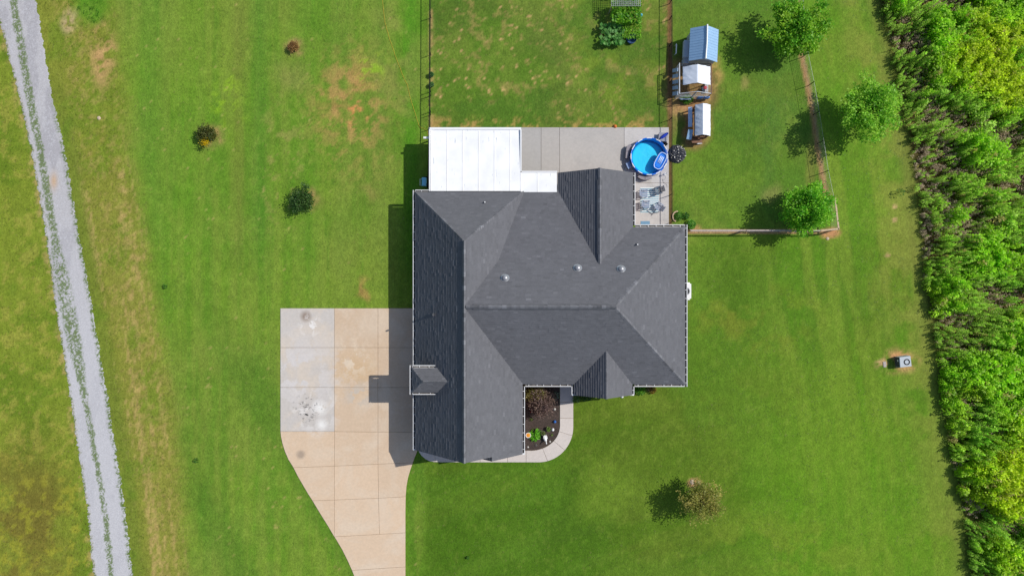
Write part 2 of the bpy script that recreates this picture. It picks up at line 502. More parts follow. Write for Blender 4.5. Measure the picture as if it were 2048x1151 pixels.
# soil along fences, under coops, round posts and boxes
paint(sstep(1347, 1343, PX + wob * 0.08) * sstep(1334, 1338, PX) * sstep(462, 446, PY), (120, 92, 66), 0.95)
paint(sstep(1346, 1336, PX + wob * 0.15) * sstep(1330, 1336, PX) * sstep(252, 232, PY) * (0.35 + 0.65 * sstep(0.45, 0.55, n_hi)), (140, 108, 78), 0.7)
paint(blob(1386, 172, 50, 66, 0.35, 0.5), (150, 116, 88), 0.85)
paint(blob(1424, 165, 18, 46, 0.6, 0.6) * sstep(0.4, 0.55, n_hi), (188, 160, 104), 0.8)
paint(blob(1386, 250, 38, 48, 0.3, 0.4), (158, 120, 92), 0.85)
paint(blob(1362, 215, 22, 14, 0.5), (186, 150, 112), 0.7)
paint(blob(1360, 265, 10, 40, 0.6) , (92, 126, 48), 0.9)
fx = interp(EFENCE, np.minimum(PY, 399))
paint(sstep(8, 3, np.abs(PX + wob * 0.12 - fx + 1)) * sstep(405, 395, PY), (172, 138, 108), 0.9)
paint(sstep(6, 3, np.abs(PY + wob * 0.06 - 462)) * sstep(1372, 1380, PX) * sstep(1668, 1660, PX), (184, 150, 118), 0.9)
paint(blob(1660, 468, 16, 10, 0.5, 0.4), (196, 150, 112), 0.95)
paint(blob(1652, 395, 14, 10, 0.5, 0.4), (176, 140, 104), 0.9)
paint(blob(1385, 457, 14, 8, 0.6, 0.5), (190, 150, 110), 0.8)
paint(blob(1622, 330, 9, 60, 0.6, 0.3), (150, 142, 84), 0.4)
paint(blob(1802, 722, 30, 22, 0.5, 0.6) * sstep(0.36, 0.5, n_hi), (190, 156, 112), 0.9)
paint(blob(1800, 712, 20, 7, 0.4, 0.3), (206, 160, 118), 0.85)
paint(blob(1765, 728, 13, 10, 0.5, 0.5) * sstep(0.34, 0.48, n_hi), (214, 178, 140), 0.9)
paint(blob(1388, 966, 14, 9, 0.45, 0.3), (196, 158, 124), 0.95)
paint(blob(1545, 385, 22, 14, 0.8), (140, 146, 88), 0.6)
paint(blob(1495, 170, 12, 12, 0.6), (158, 146, 96), 0.6)
for px, py in ((1790, 414), (1789, 440), (1775, 510), (600, 415)):
    paint(blob(px, py, 5, 4, 0.5, 0.1), (196, 170, 128), 0.9)
for px, py, r in ((425, 272, 22), (620, 398, 22), (590, 95, 18)):
    paint(blob(px, py, r, r * 0.9, 0.6, 0.3) * (0.5 + sstep(0.4, 0.6, n_hi)), (164, 142, 100), 0.7)
# the rough strip along the gravel, and the field beyond
rr = PX - interp(ROAD_R, PY); rv = interp(VERGE, PY) - PX + wob * 0.5
strip = sstep(-10, 4, rr) * sstep(-16, 34, rv)
paint(strip, (130, 142, 56), 0.95)
st2 = fbm((PX - interp(ROAD_R, PY)) / 5, PY / 220, 55, 3)
paint(strip * sstep(0.55, 0.68, st2) * sstep(0.3, 0.5, n_vh0) * sstep(200, 420, PY) * sstep(12, 36, rr), (200, 174, 124), 0.7)
paint(strip * sstep(300, 480, PY) * sstep(15, 60, rr), (146, 148, 74), 0.4)
paint(strip * sstep(0.53, 0.66, n_mid), (104, 138, 38), 0.6)
paint(strip * sstep(0.53, 0.64, n_vh0) * sstep(16, 50, rr), (186, 164, 110), 0.32)
paint(strip * sstep(40, 14, rr + wob * 0.3) * sstep(100, 250, PY), (86, 124, 42), 0.35)
paint(blob(205, 110, 22, 60, 0.6, 0.7) * sstep(0.4, 0.56, n_hi), (196, 160, 118), 0.8)
paint(blob(140, 40, 16, 22, 0.6, 0.5) * sstep(0.4, 0.56, n_hi), (196, 176, 144), 0.8)
paint(blob(185, 15, 36, 34, 0.5, 0.6), (84, 146, 34), 0.8)
field = sstep(6, -4, PX - interp(ROAD_L, PY))
paint(field, (126, 148, 50), 0.95)
paint(field * sstep(0.48, 0.62, n_mid), (98, 132, 34), 0.7)
paint(field * sstep(0.53, 0.64, n_hi), (160, 160, 78), 0.5)
paint(field * sstep(790, 1010, PY + wob) * sstep(175, 90, PX + wob * 0.5) * (0.35 + 0.65 * sstep(0.36, 0.58, n_mid)), (122, 104, 54), 0.68)
paint(field * sstep(880, 1000, PY) * sstep(0.56, 0.62, n_hi), (150, 160, 44), 0.5)
paint(field * sstep(16, 0, interp(ROAD_L, PY) - PX) * sstep(0.45, 0.6, n_hi), (182, 160, 118), 0.7)
wld = np.clip((np.abs(XX) - 52) / 40, 0, 1) + np.clip((np.abs(YY) - 31) / 40, 0, 1)
paint(np.clip(wld, 0, 1), (96, 136, 40), 0.8)
n_fl = fbm(XX / 0.22, YY / 0.26, 331, 2, 0.8)
paint(back * sstep(0.74, 0.84, n_fl) * sstep(0.4, 0.6, n_mid), (206, 172, 128), 0.8)
paint(wl * sstep(0.80, 0.88, n_fl) * sstep(0.4, 0.6, n_mid), (180, 172, 110), 0.6)
n_vh = fbm(XX / 0.32, YY / 0.55, 29, 2, 0.8)
paint(sstep(0.62, 0.8, n_vh), (140, 156, 74), 0.14)
cov *= (0.75 + 0.22 * n_hi + 0.2 * n_vh)[..., None]
cov[..., 2] *= 0.84
cov[..., 0] *= 1.09
cov[..., 1] *= 0.985
ny, nx = XX.shape
Vg = np.stack([XX, YY, np.zeros_like(XX)], -1).reshape(-1, 3)
I = np.arange(nx * ny).reshape(ny, nx)
Fg = np.stack([I[:-1, :-1], I[:-1, 1:], I[1:, 1:], I[1:, :-1]], -1).reshape(-1, 4)

def ground_mat(name):
    m = bpy.data.materials.new(name); m.use_nodes = True
    nt = m.node_tree; N = nt.nodes; L = nt.links; p = N['Principled BSDF']
    p.inputs['Roughness'].default_value = 0.9; p.inputs['Specular IOR Level'].default_value = 0.15
    at = N.new('ShaderNodeAttribute'); at.attribute_name = 'tint'
    geo = N.new('ShaderNodeNewGeometry')
    out = at.outputs['Color']
    def nz(sc, det, ro, lo, hi, a, b, stretch=(1, 1, 1)):
        n = N.new('ShaderNodeTexNoise'); n.inputs['Scale'].default_value = sc; n.inputs['Detail'].default_value = det; n.inputs['Roughness'].default_value = ro
        mp = N.new('ShaderNodeMapping'); mp.inputs['Scale'].default_value = stretch
        L.new(geo.outputs['Position'], mp.inputs[0]); L.new(mp.outputs[0], n.inputs['Vector'])
        r = N.new('ShaderNodeMapRange'); r.inputs[1].default_value = lo; r.inputs[2].default_value = hi; r.inputs[3].default_value = a; r.inputs[4].default_value = b
        L.new(n.outputs['Fac'], r.inputs[0]); return n, r.outputs[0]
    for sc, det, ro, a, b, st in ((7.5, 3, 0.75, 0.72, 1.28, (1, 0.6, 1)), (2.6, 4, 0.75, 0.84, 1.17, (1, 0.55, 1))):
        n, f = nz(sc, det, ro, 0.3, 0.7, a, b, st)
        x = N.new('ShaderNodeVectorMath'); x.operation = 'SCALE'; L.new(out, x.inputs[0]); L.new(f, x.inputs['Scale']); out = x.outputs[0]
    # straw-coloured flecks
    n, f = nz(9, 2, 0.8, 0.62, 0.74, 0, 0.5)
    mx = N.new('ShaderNodeMix'); mx.data_type = 'RGBA'; L.new(f, mx.inputs[0]); L.new(out, mx.inputs[6]); mx.inputs[7].default_value = (*A(160, 168, 84), 1)
    L.new(mx.outputs[2], p.inputs['Base Color'])
    n, f = nz(14, 3, 0.7, 0, 1, 0, 1)
    b = N.new('ShaderNodeBump'); b.inputs['Distance'].default_value = 0.035; b.inputs['Strength'].default_value = 0.8
    L.new(n.outputs['Fac'], b.inputs['Height']); L.new(b.outputs[0], p.inputs['Normal'])
    return m
M_ground = ground_mat('lawn_and_soil')
lawn = mesh_np('lawn', Vg, Fg, cov.reshape(-1, 3), M_ground)
tag(lawn, 'mown green lawn with worn brown places all round the house', kind='structure')

# ------------------------------------------------------------------ gravel road: one sheet with ragged edges
def road():
    ys = np.arange(-290, 1470, 1.7)
    L_ = interp(ROAD_L, ys) + (fbm(ys / 9, ys * 0 + 3, 5) - 0.5) * 6 + (fbm(ys / 2, ys * 0 + 3, 6, 2) - 0.5) * 5
    R_ = interp(ROAD_R, ys) + (fbm(ys / 9, ys * 0 + 8, 7) - 0.5) * 6 + (fbm(ys / 2, ys * 0 + 3, 8, 2) - 0.5) * 6
    M_ = interp(ROAD_M, ys)
    n = 48; V = []; C = []
    T = np.linspace(0, 1, n)
    P = L_[:, None] * (1 - T) + R_[:, None] * T
    Q = np.repeat(ys[:, None], n, 1)
    a = fbm(P / 5, Q / 7, 61, 4, 0.7); b2 = fbm(P / 22, Q / 60, 67); f = fbm(P / 2.2, Q / 2.2, 71, 2)
    base = np.array(A(190, 187, 188)); dark = np.array(A(170, 167, 170)); pale = np.array(A(204, 203, 206)); green = np.array(A(96, 118, 52)); tan = np.array(A(190, 168, 140))
    c = np.repeat(np.repeat(base[None, None], len(ys), 0), n, 1)
    def mx(c, m, k): m = np.clip(m, 0, 1)[..., None]; return c * (1 - m) + k * m
    c = mx(c, sstep(0.48, 0.62, b2) * 0.7, dark); c = mx(c, sstep(0.58, 0.75, f) * 0.55, pale); c = mx(c, sstep(560, 700, Q) * 0.3 + sstep(400, 520, Q) * 0.25, pale)
    dm = np.abs(P - M_[:, None])
    wide = 10 + 9 * sstep(470, 560, Q) * sstep(820, 640, Q) - 3 * sstep(700, 800, Q)
    c = mx(c, sstep(wide, wide * 0.6, dm + (a - 0.5) * 14) * sstep(0.45, 0.53, f * 0.6 + a * 0.4 + 0.06 - 0.07 * sstep(440, 540, Q) * sstep(700, 600, Q)) * 0.85, green)
    c = mx(c, sstep(7, 0, P - L_[:, None]) * 0.6 * sstep(0.4, 0.6, a), tan)
    c = mx(c, sstep(11, 2, R_[:, None] - P) * sstep(0.47, 0.54, f * 0.6 + a * 0.4) * sstep(150, 300, Q), green)
    c = mx(c, sstep(6, 1, P - L_[:, None]) * sstep(0.5, 0.57, f * 0.6 + a * 0.4), green)
    c = mx(c, np.exp(-(((P - 108) / 7) ** 2 + ((Q - 362) / 16) ** 2)) * 0.8, np.array(A(206, 170, 130)))
    X = (P - 1024) / PPM; Y = -(Q - 575.5) / PPM
    Z = 0.012 + 0.012 * f - 0.008 * (np.abs(T - 0.5) > 0.49)
    V = np.stack([X, Y, Z], -1).reshape(-1, 3)
    I = np.arange(len(ys) * n).reshape(len(ys), n)
    F = np.stack([I[1:, :-1], I[1:, 1:], I[:-1, 1:], I[:-1, :-1]], -1).reshape(-1, 4)
    mg = mat('gravel', (0.3, 0.3, 0.33), rough=0.92, var=0.16, scale=11, attr='tint', bump=0.012, bscale=22, spec=0.2)
    o = mesh_np('gravel_road', V, F, c.reshape(-1, 3), mg)
    tag(o, 'two grey gravel wheel tracks with a weedy middle', kind='structure')
road()

# ------------------------------------------------------------------ concrete: driveway, walk, patio
def pxpoly(pts, z=0.0): return [tuple(G(x, y, z)[:2]) for x, y in pts]
def slabs(name, cells, m, z, base_poly, label, cols, part='slab'):
    b = MB().prism(pxpoly(base_poly), -0.1, z - 0.035)
    root = b.build(name, M_joint)
    tag(root, label, kind='structure')
    for cell, c in zip(cells, cols):
        p = ccw(pxpoly(cell))
        o = MB().prism(inset(p, 0.011), z - 0.09, z, 0.012).build(part, m, root)
        k = 1 + random.uniform(-0.035, 0.035)
        o.color = (*(x * k for x in A(*c)), 1)
    return root

left = [(561, 862), (562, 872), (565, 886), (570, 902), (577, 918), (587, 934), (596, 952), (606, 969), (616, 986), (625, 1000), (640, 1025), (655, 1049), (669, 1072), (684, 1097), (695, 1119), (704, 1139), (709, 1152), (718, 1185), (724, 1230), (726, 1300)]
right = [(838, 895), (834, 903), (829, 915), (826, 924), (821, 938), (816, 955), (813, 972), (811.5, 992), (811, 1020), (811, 1064), (811, 1132), (811, 1300)]
grey = (208, 200, 192); tan = (216, 190, 162); tan2 = (222, 195, 166)
E = 836
cells = [[(561, 616), (669, 616), (669, 694.5), (561, 694.5)], [(669, 616), (756, 616), (756, 694.5), (669, 694.5)], [(756, 616), (E, 616), (E, 694.5), (756, 694.5)],
         [(561, 694.5), (669, 694.5), (669, 774), (561, 774)], [(669, 694.5), (756, 694.5), (756, 774), (669, 774)], [(756, 694.5), (E, 694.5), (E, 774), (756, 774)],
         [(561, 774), (669, 774), (669, 862), (561, 862)], [(669, 774), (756, 774), (756, 863), (669, 862)], [(756, 774), (E, 774), (E, 863), (756, 863)],
         left[0:6] + [(669, 931), (669, 862)], [(669, 862), (756, 863), (756, 927), (669, 931)], [(756, 863), (E, 863)] + right[0:4] + [(756, 927)],
         left[5:10] + [(669, 998.5), (669, 931)], [(669, 931), (756, 927), (757, 995), (669, 998.5)], [(756, 927)] + right[3:8] + [(757, 995)],
         left[9:13] + [(669, 998.5)], [(669, 998.5), (757, 995), (759, 1067), (669, 1072)], [(757, 995)] + right[7:10] + [(759, 1067)],
         left[12:16] + [(811, 1132), (811, 1064), (759, 1067)], left[15:20] + [(811, 1300), (811, 1132)]]
cols = [grey, tan, tan, grey, tan, tan, grey, tan, tan] + [tan2] * 11
cells[0] = cells[0]
drive_poly = [(561, 616), (E, 616), (E, 895)] + right[1:] + left[::-1]
slabs('driveway', cells, M_drive, 0.06, drive_poly, 'tan and grey concrete driveway curving down from the garage', cols)

# the curved walk
def arc(cx, cy, rx, ry, a0, a1, n):
    return [(cx + rx * math.cos(math.radians(a0 + (a1 - a0) * i / n)), cy + ry * math.sin(math.radians(a0 + (a1 - a0) * i / n))) for i in range(n + 1)]
OUT = lambda a0, a1, n: arc(1077, 853, 69.5, 70.5, a0, a1, n)
INN = lambda a0, a1, n: arc(1061, 850, 58.5, 50, a0, a1, n)
wc = [[(1119.5, 740), (1146.5, 740), (1146.5, 803), (1119.5, 803)], [(1119.5, 803), (1146.5, 803), (1146.5, 835.5), (1119.5, 835.5)],
      [(1119.5, 835.5), (1146.5, 835.5)] + OUT(0, 14, 3) + INN(14, 0, 3),
      OUT(14, 41, 5) + INN(38, 14, 5), OUT(41, 75, 6) + INN(66, 38, 6), OUT(75, 90, 3) + [(1052, 923.5), (1052, 900)] + INN(95, 66, 5),
      [(1052, 900), (1052, 923.5), (1015, 923.5), (1015, 900)], [(1015, 885), (1015, 923.5), (960, 923.5), (960, 880)], [(960, 880), (960, 923.5), (910, 923.5), (910, 880)],
      [(910, 880), (910, 923.5), (870, 923), (870, 880)],
      [(870, 880), (870, 923), (860, 921.5), (851, 917), (843, 910), (837.5, 902), (842, 896), (845, 880)]]
walk_poly = [(1119.5, 740), (1146.5, 740), (1146.5, 850)] + OUT(0, 90, 14) + [(870, 923), (860, 921.5), (851, 917), (843, 910), (837.5, 902), (842, 896), (845, 880), (1014, 880), (1015, 900), (1052, 900)] + INN(95, 0, 12)
slabs('walkway', wc, M_walk, 0.065, walk_poly, 'pale concrete walk curving round the garden bed to the porch', [(214, 204, 196)] * 11)

pc = [[(857, 255), (894, 255), (894, 390), (857, 390)], [(894, 255), (988, 255), (988, 390), (894, 390)], [(988, 255), (1082, 255), (1082, 390), (988, 390)],
      [(1082, 255), (1119, 255), (1119, 390), (1082, 390)], [(1119, 255), (1248, 255), (1248, 390), (1119, 390)],
      [(1248, 255), (1337.5, 255), (1337.5, 366), (1248, 366)], [(1248, 366), (1337.5, 366), (1337.5, 449), (1248, 449)]]
slabs('patio', pc, M_patio, 0.08, [(857, 255), (1337.5, 255), (1337.5, 449), (1248, 449), (1248, 390), (857, 390)], 'grey concrete patio slab behind the house',
      [(176, 170, 166), (180, 175, 171), (184, 180, 176), (190, 184, 178), (194, 188, 182), (204, 199, 195), (208, 203, 199)])

bed = MB().prism(pxpoly([(1044, 760), (1118.6, 760)] + [(x - 0.7, y) for x, y in INN(0, 95, 12)] + [(1044, 900)]), -0.05, 0.035)
tag(bed.build('garden_bed', M_mulch), 'dark mulch bed between the garage and the walk', kind='structure')
bed = MB().prism(pxpoly([(1150, 768), (1262, 768), (1262, 786), (1200, 793), (1150, 793)]), -0.05, 0.03)
tag(bed.build('garden_bed', M_mulch), 'narrow mulch bed under the front gable', kind='structure')

# ------------------------------------------------------------------ the house
ZE, ZR = 2.9, 7.4
q = 1 / PPM
house = thing('brick_house', 'large house with a dark grey shingle roof of hips and gables', 'house', UV(80, 40))
r_ = ZR - ZE
zGW = lambda u, v: ZE + (u + 188) / 104 * r_
zGE = lambda u, v: ZE + (24 - u) / 108 * r_
zGN = lambda u, v: ZE + (v + 186) / 104 * r_
zMN = lambda u, v: ZR - (33 - v) / 153 * r_
zMS = lambda u, v: ZR - (v - 33) / 154 * r_
zME = lambda u, v: ZR - (u - 180) / 153 * r_
zR = lambda u, v: ZE + (v + 186) / 136 * (zMN(0, -50) - ZE)
NG, FG, DZ = 5.1, 5.0, 6.05
zNW = lambda u, v: ZE + (u - 87) / 73.5 * (NG - ZE)
zNE = lambda u, v: ZE + (234 - u) / 73.5 * (NG - ZE)
zFW = lambda u, v: ZE + (u - 114) / 59 * (FG - ZE)
zFE = lambda u, v: ZE + (232 - u) / 59 * (FG - ZE)
zDN = lambda u, v: 4.95 + (v - 141.9) / 26.5 * (DZ - 4.95)
zDS = lambda u, v: 4.95 + (194.9 - v) / 26.5 * (DZ - 4.95)
zDW = lambda u, v: 4.95 + (u + 187) / 26.5 * (DZ - 4.95)
uA = 24 - (zMN(0, -50) - ZE) / r_ * 108
uB = 87 + (zMN(0, -50) - ZE) / (NG - ZE) * 73.5
vB = 33 - (ZR - NG) / r_ * 153
vF = 33 + (ZR - FG) / r_ * 154
uD1 = -188 + (DZ - ZE) / r_ * 104; uD2 = -188 + (4.95 - ZE) / r_ * 104
zNsW = lambda u, v: zGE(-37 - (u + 37) * -1 if False else -74 - u, v)
FAC = [
 (zGW, [(-188, -186), (-84, -82), (-84, 307), (-188, 307)], 0.29, 0.2),
 (zGN, [(-188, -186), (24, -186), (-84, -82)], 0.27, 0.2),
 (zGE, [(-84, -82), (24, -186), (uA, -50), (-84, 33)], 0, 0.2),
 (zGE, [(-84, 33), (24, 187), (24, 307), (-84, 307)], 0.27, 0.2),
 (zGE, [(-37, 307), (24, 307), (24, 315), (-37, 315)], 0.27, 0.2),
 (zNsW, [(-98, 307), (-37, 307), (-37, 315), (-98, 315)], 0, 0.2),
 (zR, [(24, -186), (87, -186), (uB, -50), (uA, -50)], 0, 0.2),
 (zMN, [(-84, 33), (uA, -50), (uB, -50), (160.5, vB), (160.5, 33)], 0, 0.2),
 (zMN, [(160.5, 33), (160.5, vB), (234, -120), (333, -120), (180, 33)], 0.27, 0.2),
 (zME, [(180, 33), (333, -120), (333, 187)], 0.27, 0.2),
 (zMS, [(-84, 33), (180, 33), (333, 187), (24, 187)], 0.27, 0.2),
 (zNW, [(87, -219), (160.5, -219), (160.5, vB), (uB, -50), (87, -186)], 0, 0.21),
 (zNE, [(160.5, -219), (234, -219), (234, -120), (160.5, vB)], 0.25, 0.21),
 (zFW, [(114, 187), (173, vF), (173, 203), (114, 203)], 0.24, 0.23),
 (zFE, [(232, 187), (173, vF), (173, 203), (232, 203)], 0.24, 0.21),
 (zDN, [(-187, 141.9), (uD2, 141.9), (uD1, 168.4), (-160.5, 168.4)], 0.27, 0.19),
 (zDS, [(-187, 194.9), (uD2, 194.9), (uD1, 168.4), (-160.5, 168.4)], 0.27, 0.19),
 (zDW, [(-187, 141.9), (-160.5, 168.4), (-187, 194.9)], 0.27, 0.19),
]
def clip(poly, ax, val, keep_ge):
    out = []
    n = len(poly)
    for i in range(n):
        a, b = poly[i], poly[(i + 1) % n]
        da = (a[ax] - val) * (1 if keep_ge else -1); db = (b[ax] - val) * (1 if keep_ge else -1)
        if da >= 0: out.append(a)
        if (da > 0 and db < 0) or (da < 0 and db > 0):
            t = da / (da - db)
            out.append(tuple(a[k] + (b[k] - a[k]) * t for k in range(2)))
    return out
deck = MB(); sh = MB()
for zf, pl, trim, exp in FAC:
    pts = [UV(u, v, zf(u, v)) for u, v in pl]
    n = Vector((0, 0, 0))
    for i in range(1, len(pts) - 1):
        n += (pts[i] - pts[0]).cross(pts[i + 1] - pts[0])
    n.normalize()
    if n.z < 0: n = -n
    t_ax = (Vector((0, 0, 1)) - n * n.z).normalized()
    s_ax = t_ax.cross(n).normalized()
    o = pts[0]
    loc = [((p - o).dot(s_ax), (p - o).dot(t_ax)) for p in pts]
    tmin = min(p[1] for p in loc)
    if trim > 0: loc = clip(loc, 1, tmin + trim, True)
    t0 = min(p[1] for p in loc); t1 = max(p[1] for p in loc)
    W = lambda s, t, h: o + s_ax * s + t_ax * t + n * h
    deck.slab3([W(s, t, -0.004) for s, t in loc], 0.1)
    k = 0
    while t0 + k * exp < t1:
        ta, tb = t0 + k * exp, min(t1, t0 + (k + 1) * exp)
        row = clip(clip(loc, 1, ta, True), 1, tb, False)
        k += 1
        if len(row) < 3: continue
        s0 = min(p[0] for p in row); s1 = max(p[0] for p in row)
        s = s0 - random.random() * 0.4
        jit = random.uniform(-0.006, 0.006)
        while s < s1:
            w = random.uniform(0.2, 0.5)
            tile = clip(clip(row, 0, s, True), 0, s + w, False)
            s += w
            if len(tile) < 3: continue
            hh = random.uniform(0.024, 0.032) if random.random() < 0.8 else random.uniform(0.034, 0.046)
            hh *= exp / 0.2
            ht = lambda t: 0.006 + hh * max(0.0, 1 - (t - ta) / exp)
            g = random.gauss(1, 0.042)
            if random.random() < 0.025: g *= random.uniform(1.08, 1.24)
            c = (0.125 * g, 0.126 * g, 0.138 * g)
            top = [W(a, b, ht(b)) for a, b in tile]
            m_ = len(top)
            vs = top[:]; fs = [tuple(range(m_))]
            # butt edge and the two sides
            for i in range(m_):
                j = (i + 1) % m_
                p1, p2 = tile[i], tile[j]
                if abs(p1[1] - ta) < 1e-6 and abs(p2[1] - ta) < 1e-6 or abs(p1[0] - p2[0]) < 1e-6:
                    bq = len(vs)
                    vs += [W(*p1, -0.003), W(*p2, -0.003)]
                    fs.append((j, i, bq, bq + 1))
            sh.add(vs, fs, c)
roof = deck.build('roof', M_deck, house)
shg = sh.build('shingles', M_shingle, roof)
shg['kind'] = 'stuff'

# ridge and hip caps, each its own piece
def zline(a, b, za, zb, n1, n2, step=0.34, w=0.17, vent=False, lift=0.03):
    """caps along a ridge or hip from a to b (plan px), n1/n2 = plan directions down each side with slopes"""
    A_ = UV(*a, za); B_ = UV(*b, zb)
    d = (B_ - A_); Ln = d.length; d.normalize()
    k = int(Ln / step)
    for i in range(k):
        p = A_ + d * (Ln * (i + 0.5) / k)
        hl = Ln / k * 0.62
        mb = MB()
        def side(nn):
            x, y, s = nn
            e = Vector((x, y, 0)).normalized(); e.z = -s
            # make it perpendicular to the ridge line within the slope
            e = e - d * e.dot(d)
            return e.normalized()
        e1, e2 = side(n1), side(n2)
        up = Vector((0, 0, 1)) * (lift + random.uniform(0, 0.012))
        f0, f1 = p - d * hl + up, p + d * hl + up - Vector((0, 0, 0.009))
        vs = [f0 + e1 * w, f0 + Vector((0, 0, 0.012)), f0 + e2 * w, f1 + e1 * w, f1 + Vector((0, 0, 0.012)), f1 + e2 * w]
        vs2 = [v - Vector((0, 0, 0.03)) for v in vs]
        mb.add(vs + vs2, [(0, 1, 4, 3), (1, 2, 5, 4), (0, 3, 9, 6), (2, 8, 11, 5), (0, 6, 7, 1), (1, 7, 8, 2), (3, 4, 10, 9), (4, 5, 11, 10)])
        o = mb.build('ridge_cap', M_cap, roof)
        g = random.gauss(1.0, 0.13) * (1.25 if random.random() < 0.12 else 1)
        o.color = (0.14 * g, 0.141 * g, 0.154 * g, 1)
sG = r_ / (104 * q); sM = r_ / (153 * q); sN = (NG - ZE) / (73.5 * q); sF = (FG - ZE) / (59 * q); sD = (DZ - 4.95) / (26.5 * q)
W_, E_, N_, S_ = (-1, 0), (1, 0), (0, 1), (0, -1)
zline((-84, -82), (-84, 306), ZR, ZR, (*W_, sG), (*E_, sG), lift=0.11)
zline((-80, 33), (182, 33), ZR, ZR, (*N_, sM), (*S_, sM), lift=0.11)
zline((160.5, -218.5), (160.5, vB), NG, NG, (*W_, sN), (*E_, sN), lift=0.11)
zline((173, 202.5), (173, vF), FG, FG, (*W_, sF), (*E_, sF))
zline((uD1, 168.4), (-160.5, 168.4), DZ, DZ, (*N_, sD), (*S_, sD), w=0.13)
zline((-160.5, 168.4), (-183, 145.9), DZ, 5.1, (*N_, sD), (*W_, sD), w=0.12)
zline((-160.5, 168.4), (-183, 190.9), DZ, 5.1, (*S_, sD), (*W_, sD), w=0.12)
zline((-84, -82), (-183.5, -181.5), ZR, ZE + 0.2, (*N_, sG), (*W_, sG))
zline((-84, -82), (19, -181), ZR, ZE + 0.2, (*N_, sG), (*E_, sG))
zline((180, 33), (328.5, -115.5), ZR, ZE + 0.13, (*N_, sM), (*E_, sM))
zline((180, 33), (328.5, 182.5), ZR, ZE + 0.13, (*S_, sM), (*E_, sM))
zline((-37, 314.7), (-37, 307.5), zGE(-37, 0), zGE(-37, 0), (*W_, sG), (*E_, sG))
# ridge vents: long raised strips under the caps
def rvent(a, b, z, dirs, s):
    A_, B_ = UV(*a, z), UV(*b, z)
    mb = MB()
    sec = []
    for x, y in dirs:
        e = Vector((x, y, 0)); e.z = -s; e.normalize(); sec.append(e)
    ring = lambda P: [P + sec[0] * 0.25 + Vector((0, 0, 0.0)), P + sec[0] * 0.25 + Vector((0, 0, 0.11)), P + Vector((0, 0, 0.108)), P + sec[1] * 0.25 + Vector((0, 0, 0.11)), P + sec[1] * 0.25]
    vs = ring(A_) + ring(B_)
    fs = [(i, i + 1, i + 6, i + 5) for i in range(4)] + [(4, 3, 2, 1, 0), (5, 6, 7, 8, 9)]
    mb.add(vs, fs)
    mb.build('ridge_vent', mat('vent_strip', (0.1, 0.101, 0.11), rough=0.9, var=0.2, scale=2.5, spec=0.2), roof)
rvent((-68, 33), (172, 33), ZR, (N_, S_), sM)
rvent((-84, 55), (-84, 290), ZR, (W_, E_), sG)
rvent((-84, -70), (-84, 20), ZR, (W_, E_), sG)
rvent((160.5, -198), (160.5, -62), NG, (W_, E_), sN)

# walls
wl_ = MB()
def wbox(u0, u1, v0, v1, z0=0, z1=2.8):
    a, b = UV(u0, v1), UV(u1, v0)
    wl_.box(((a.x + b.x) / 2, (a.y + b.y) / 2, (z0 + z1) / 2), (b.x - a.x, b.y - a.y, z1 - z0))
wbox(-178, 13.9, -175, 297); wbox(14.1, 323, -110, 177); wbox(97, 224, -209, -110.2); wbox(14.1, 96.8, -120, -110.3)
wbox(124, 221, 177.2, 194); wbox(-90, 13.7, 297.2, 306)
def gable(u0, u1, v, zb, zt, um, th=5, axis='v'):
    p = [UV(u0, v, zb), UV(u1, v, zb), UV(um, v, zt)]
    d = UV(0, th) - UV(0, 0)
    vs = p + [x + d for x in p]
    wl_.add(vs, [(0, 1, 2), (5, 4, 3), (0, 3, 4, 1), (1, 4, 5, 2), (2, 5, 3, 0)])
gable(-178, 14, 290, 2.8, ZR - 0.45, -84); gable(-88, 13.7, 301, 2.8, zGE(-37, 0) - 0.4, -37, 4)
gable(97, 224, -209, 2.8, NG - 0.3, 160.5); gable(124, 221, 189, 2.8, FG - 0.3, 173)
wbox(-178, -172, 150, 187, 2.8, 4.9)
for vv in (150, 184):
    a, b = UV(-172, vv), UV(uD2 - 2, vv + 3)
    wl_.add([UV(-172, vv, 2.9), UV(-172, vv, 4.9), UV(uD2, vv, 4.9), UV(-172, vv + 3, 2.9), UV(-172, vv + 3, 4.9), UV(uD2, vv + 3, 4.9)], [(0, 1, 2), (5, 4, 3), (0, 3, 4, 1), (1, 4, 5, 2), (2, 5, 3, 0)])
wl_.build('wall', M_brick, house)
# soffit returns at the gable feet
tr = MB()
for a, b in (((114, 203.5), (138, 203.5)), ((217, 203.5), (232, 203.5)), ((-188, 307.5), (-170, 307.5)), ((9, 315.5), (24, 315.5))):
    p0, p1 = UV(*a, ZE), UV(*b, ZE)
    tr.box((p0 + p1) / 2 + Vector((0, 0.02, -0.02)), ((p1 - p0).length, 0.1, 0.16))
tr.build('soffit_trim', M_white, house)

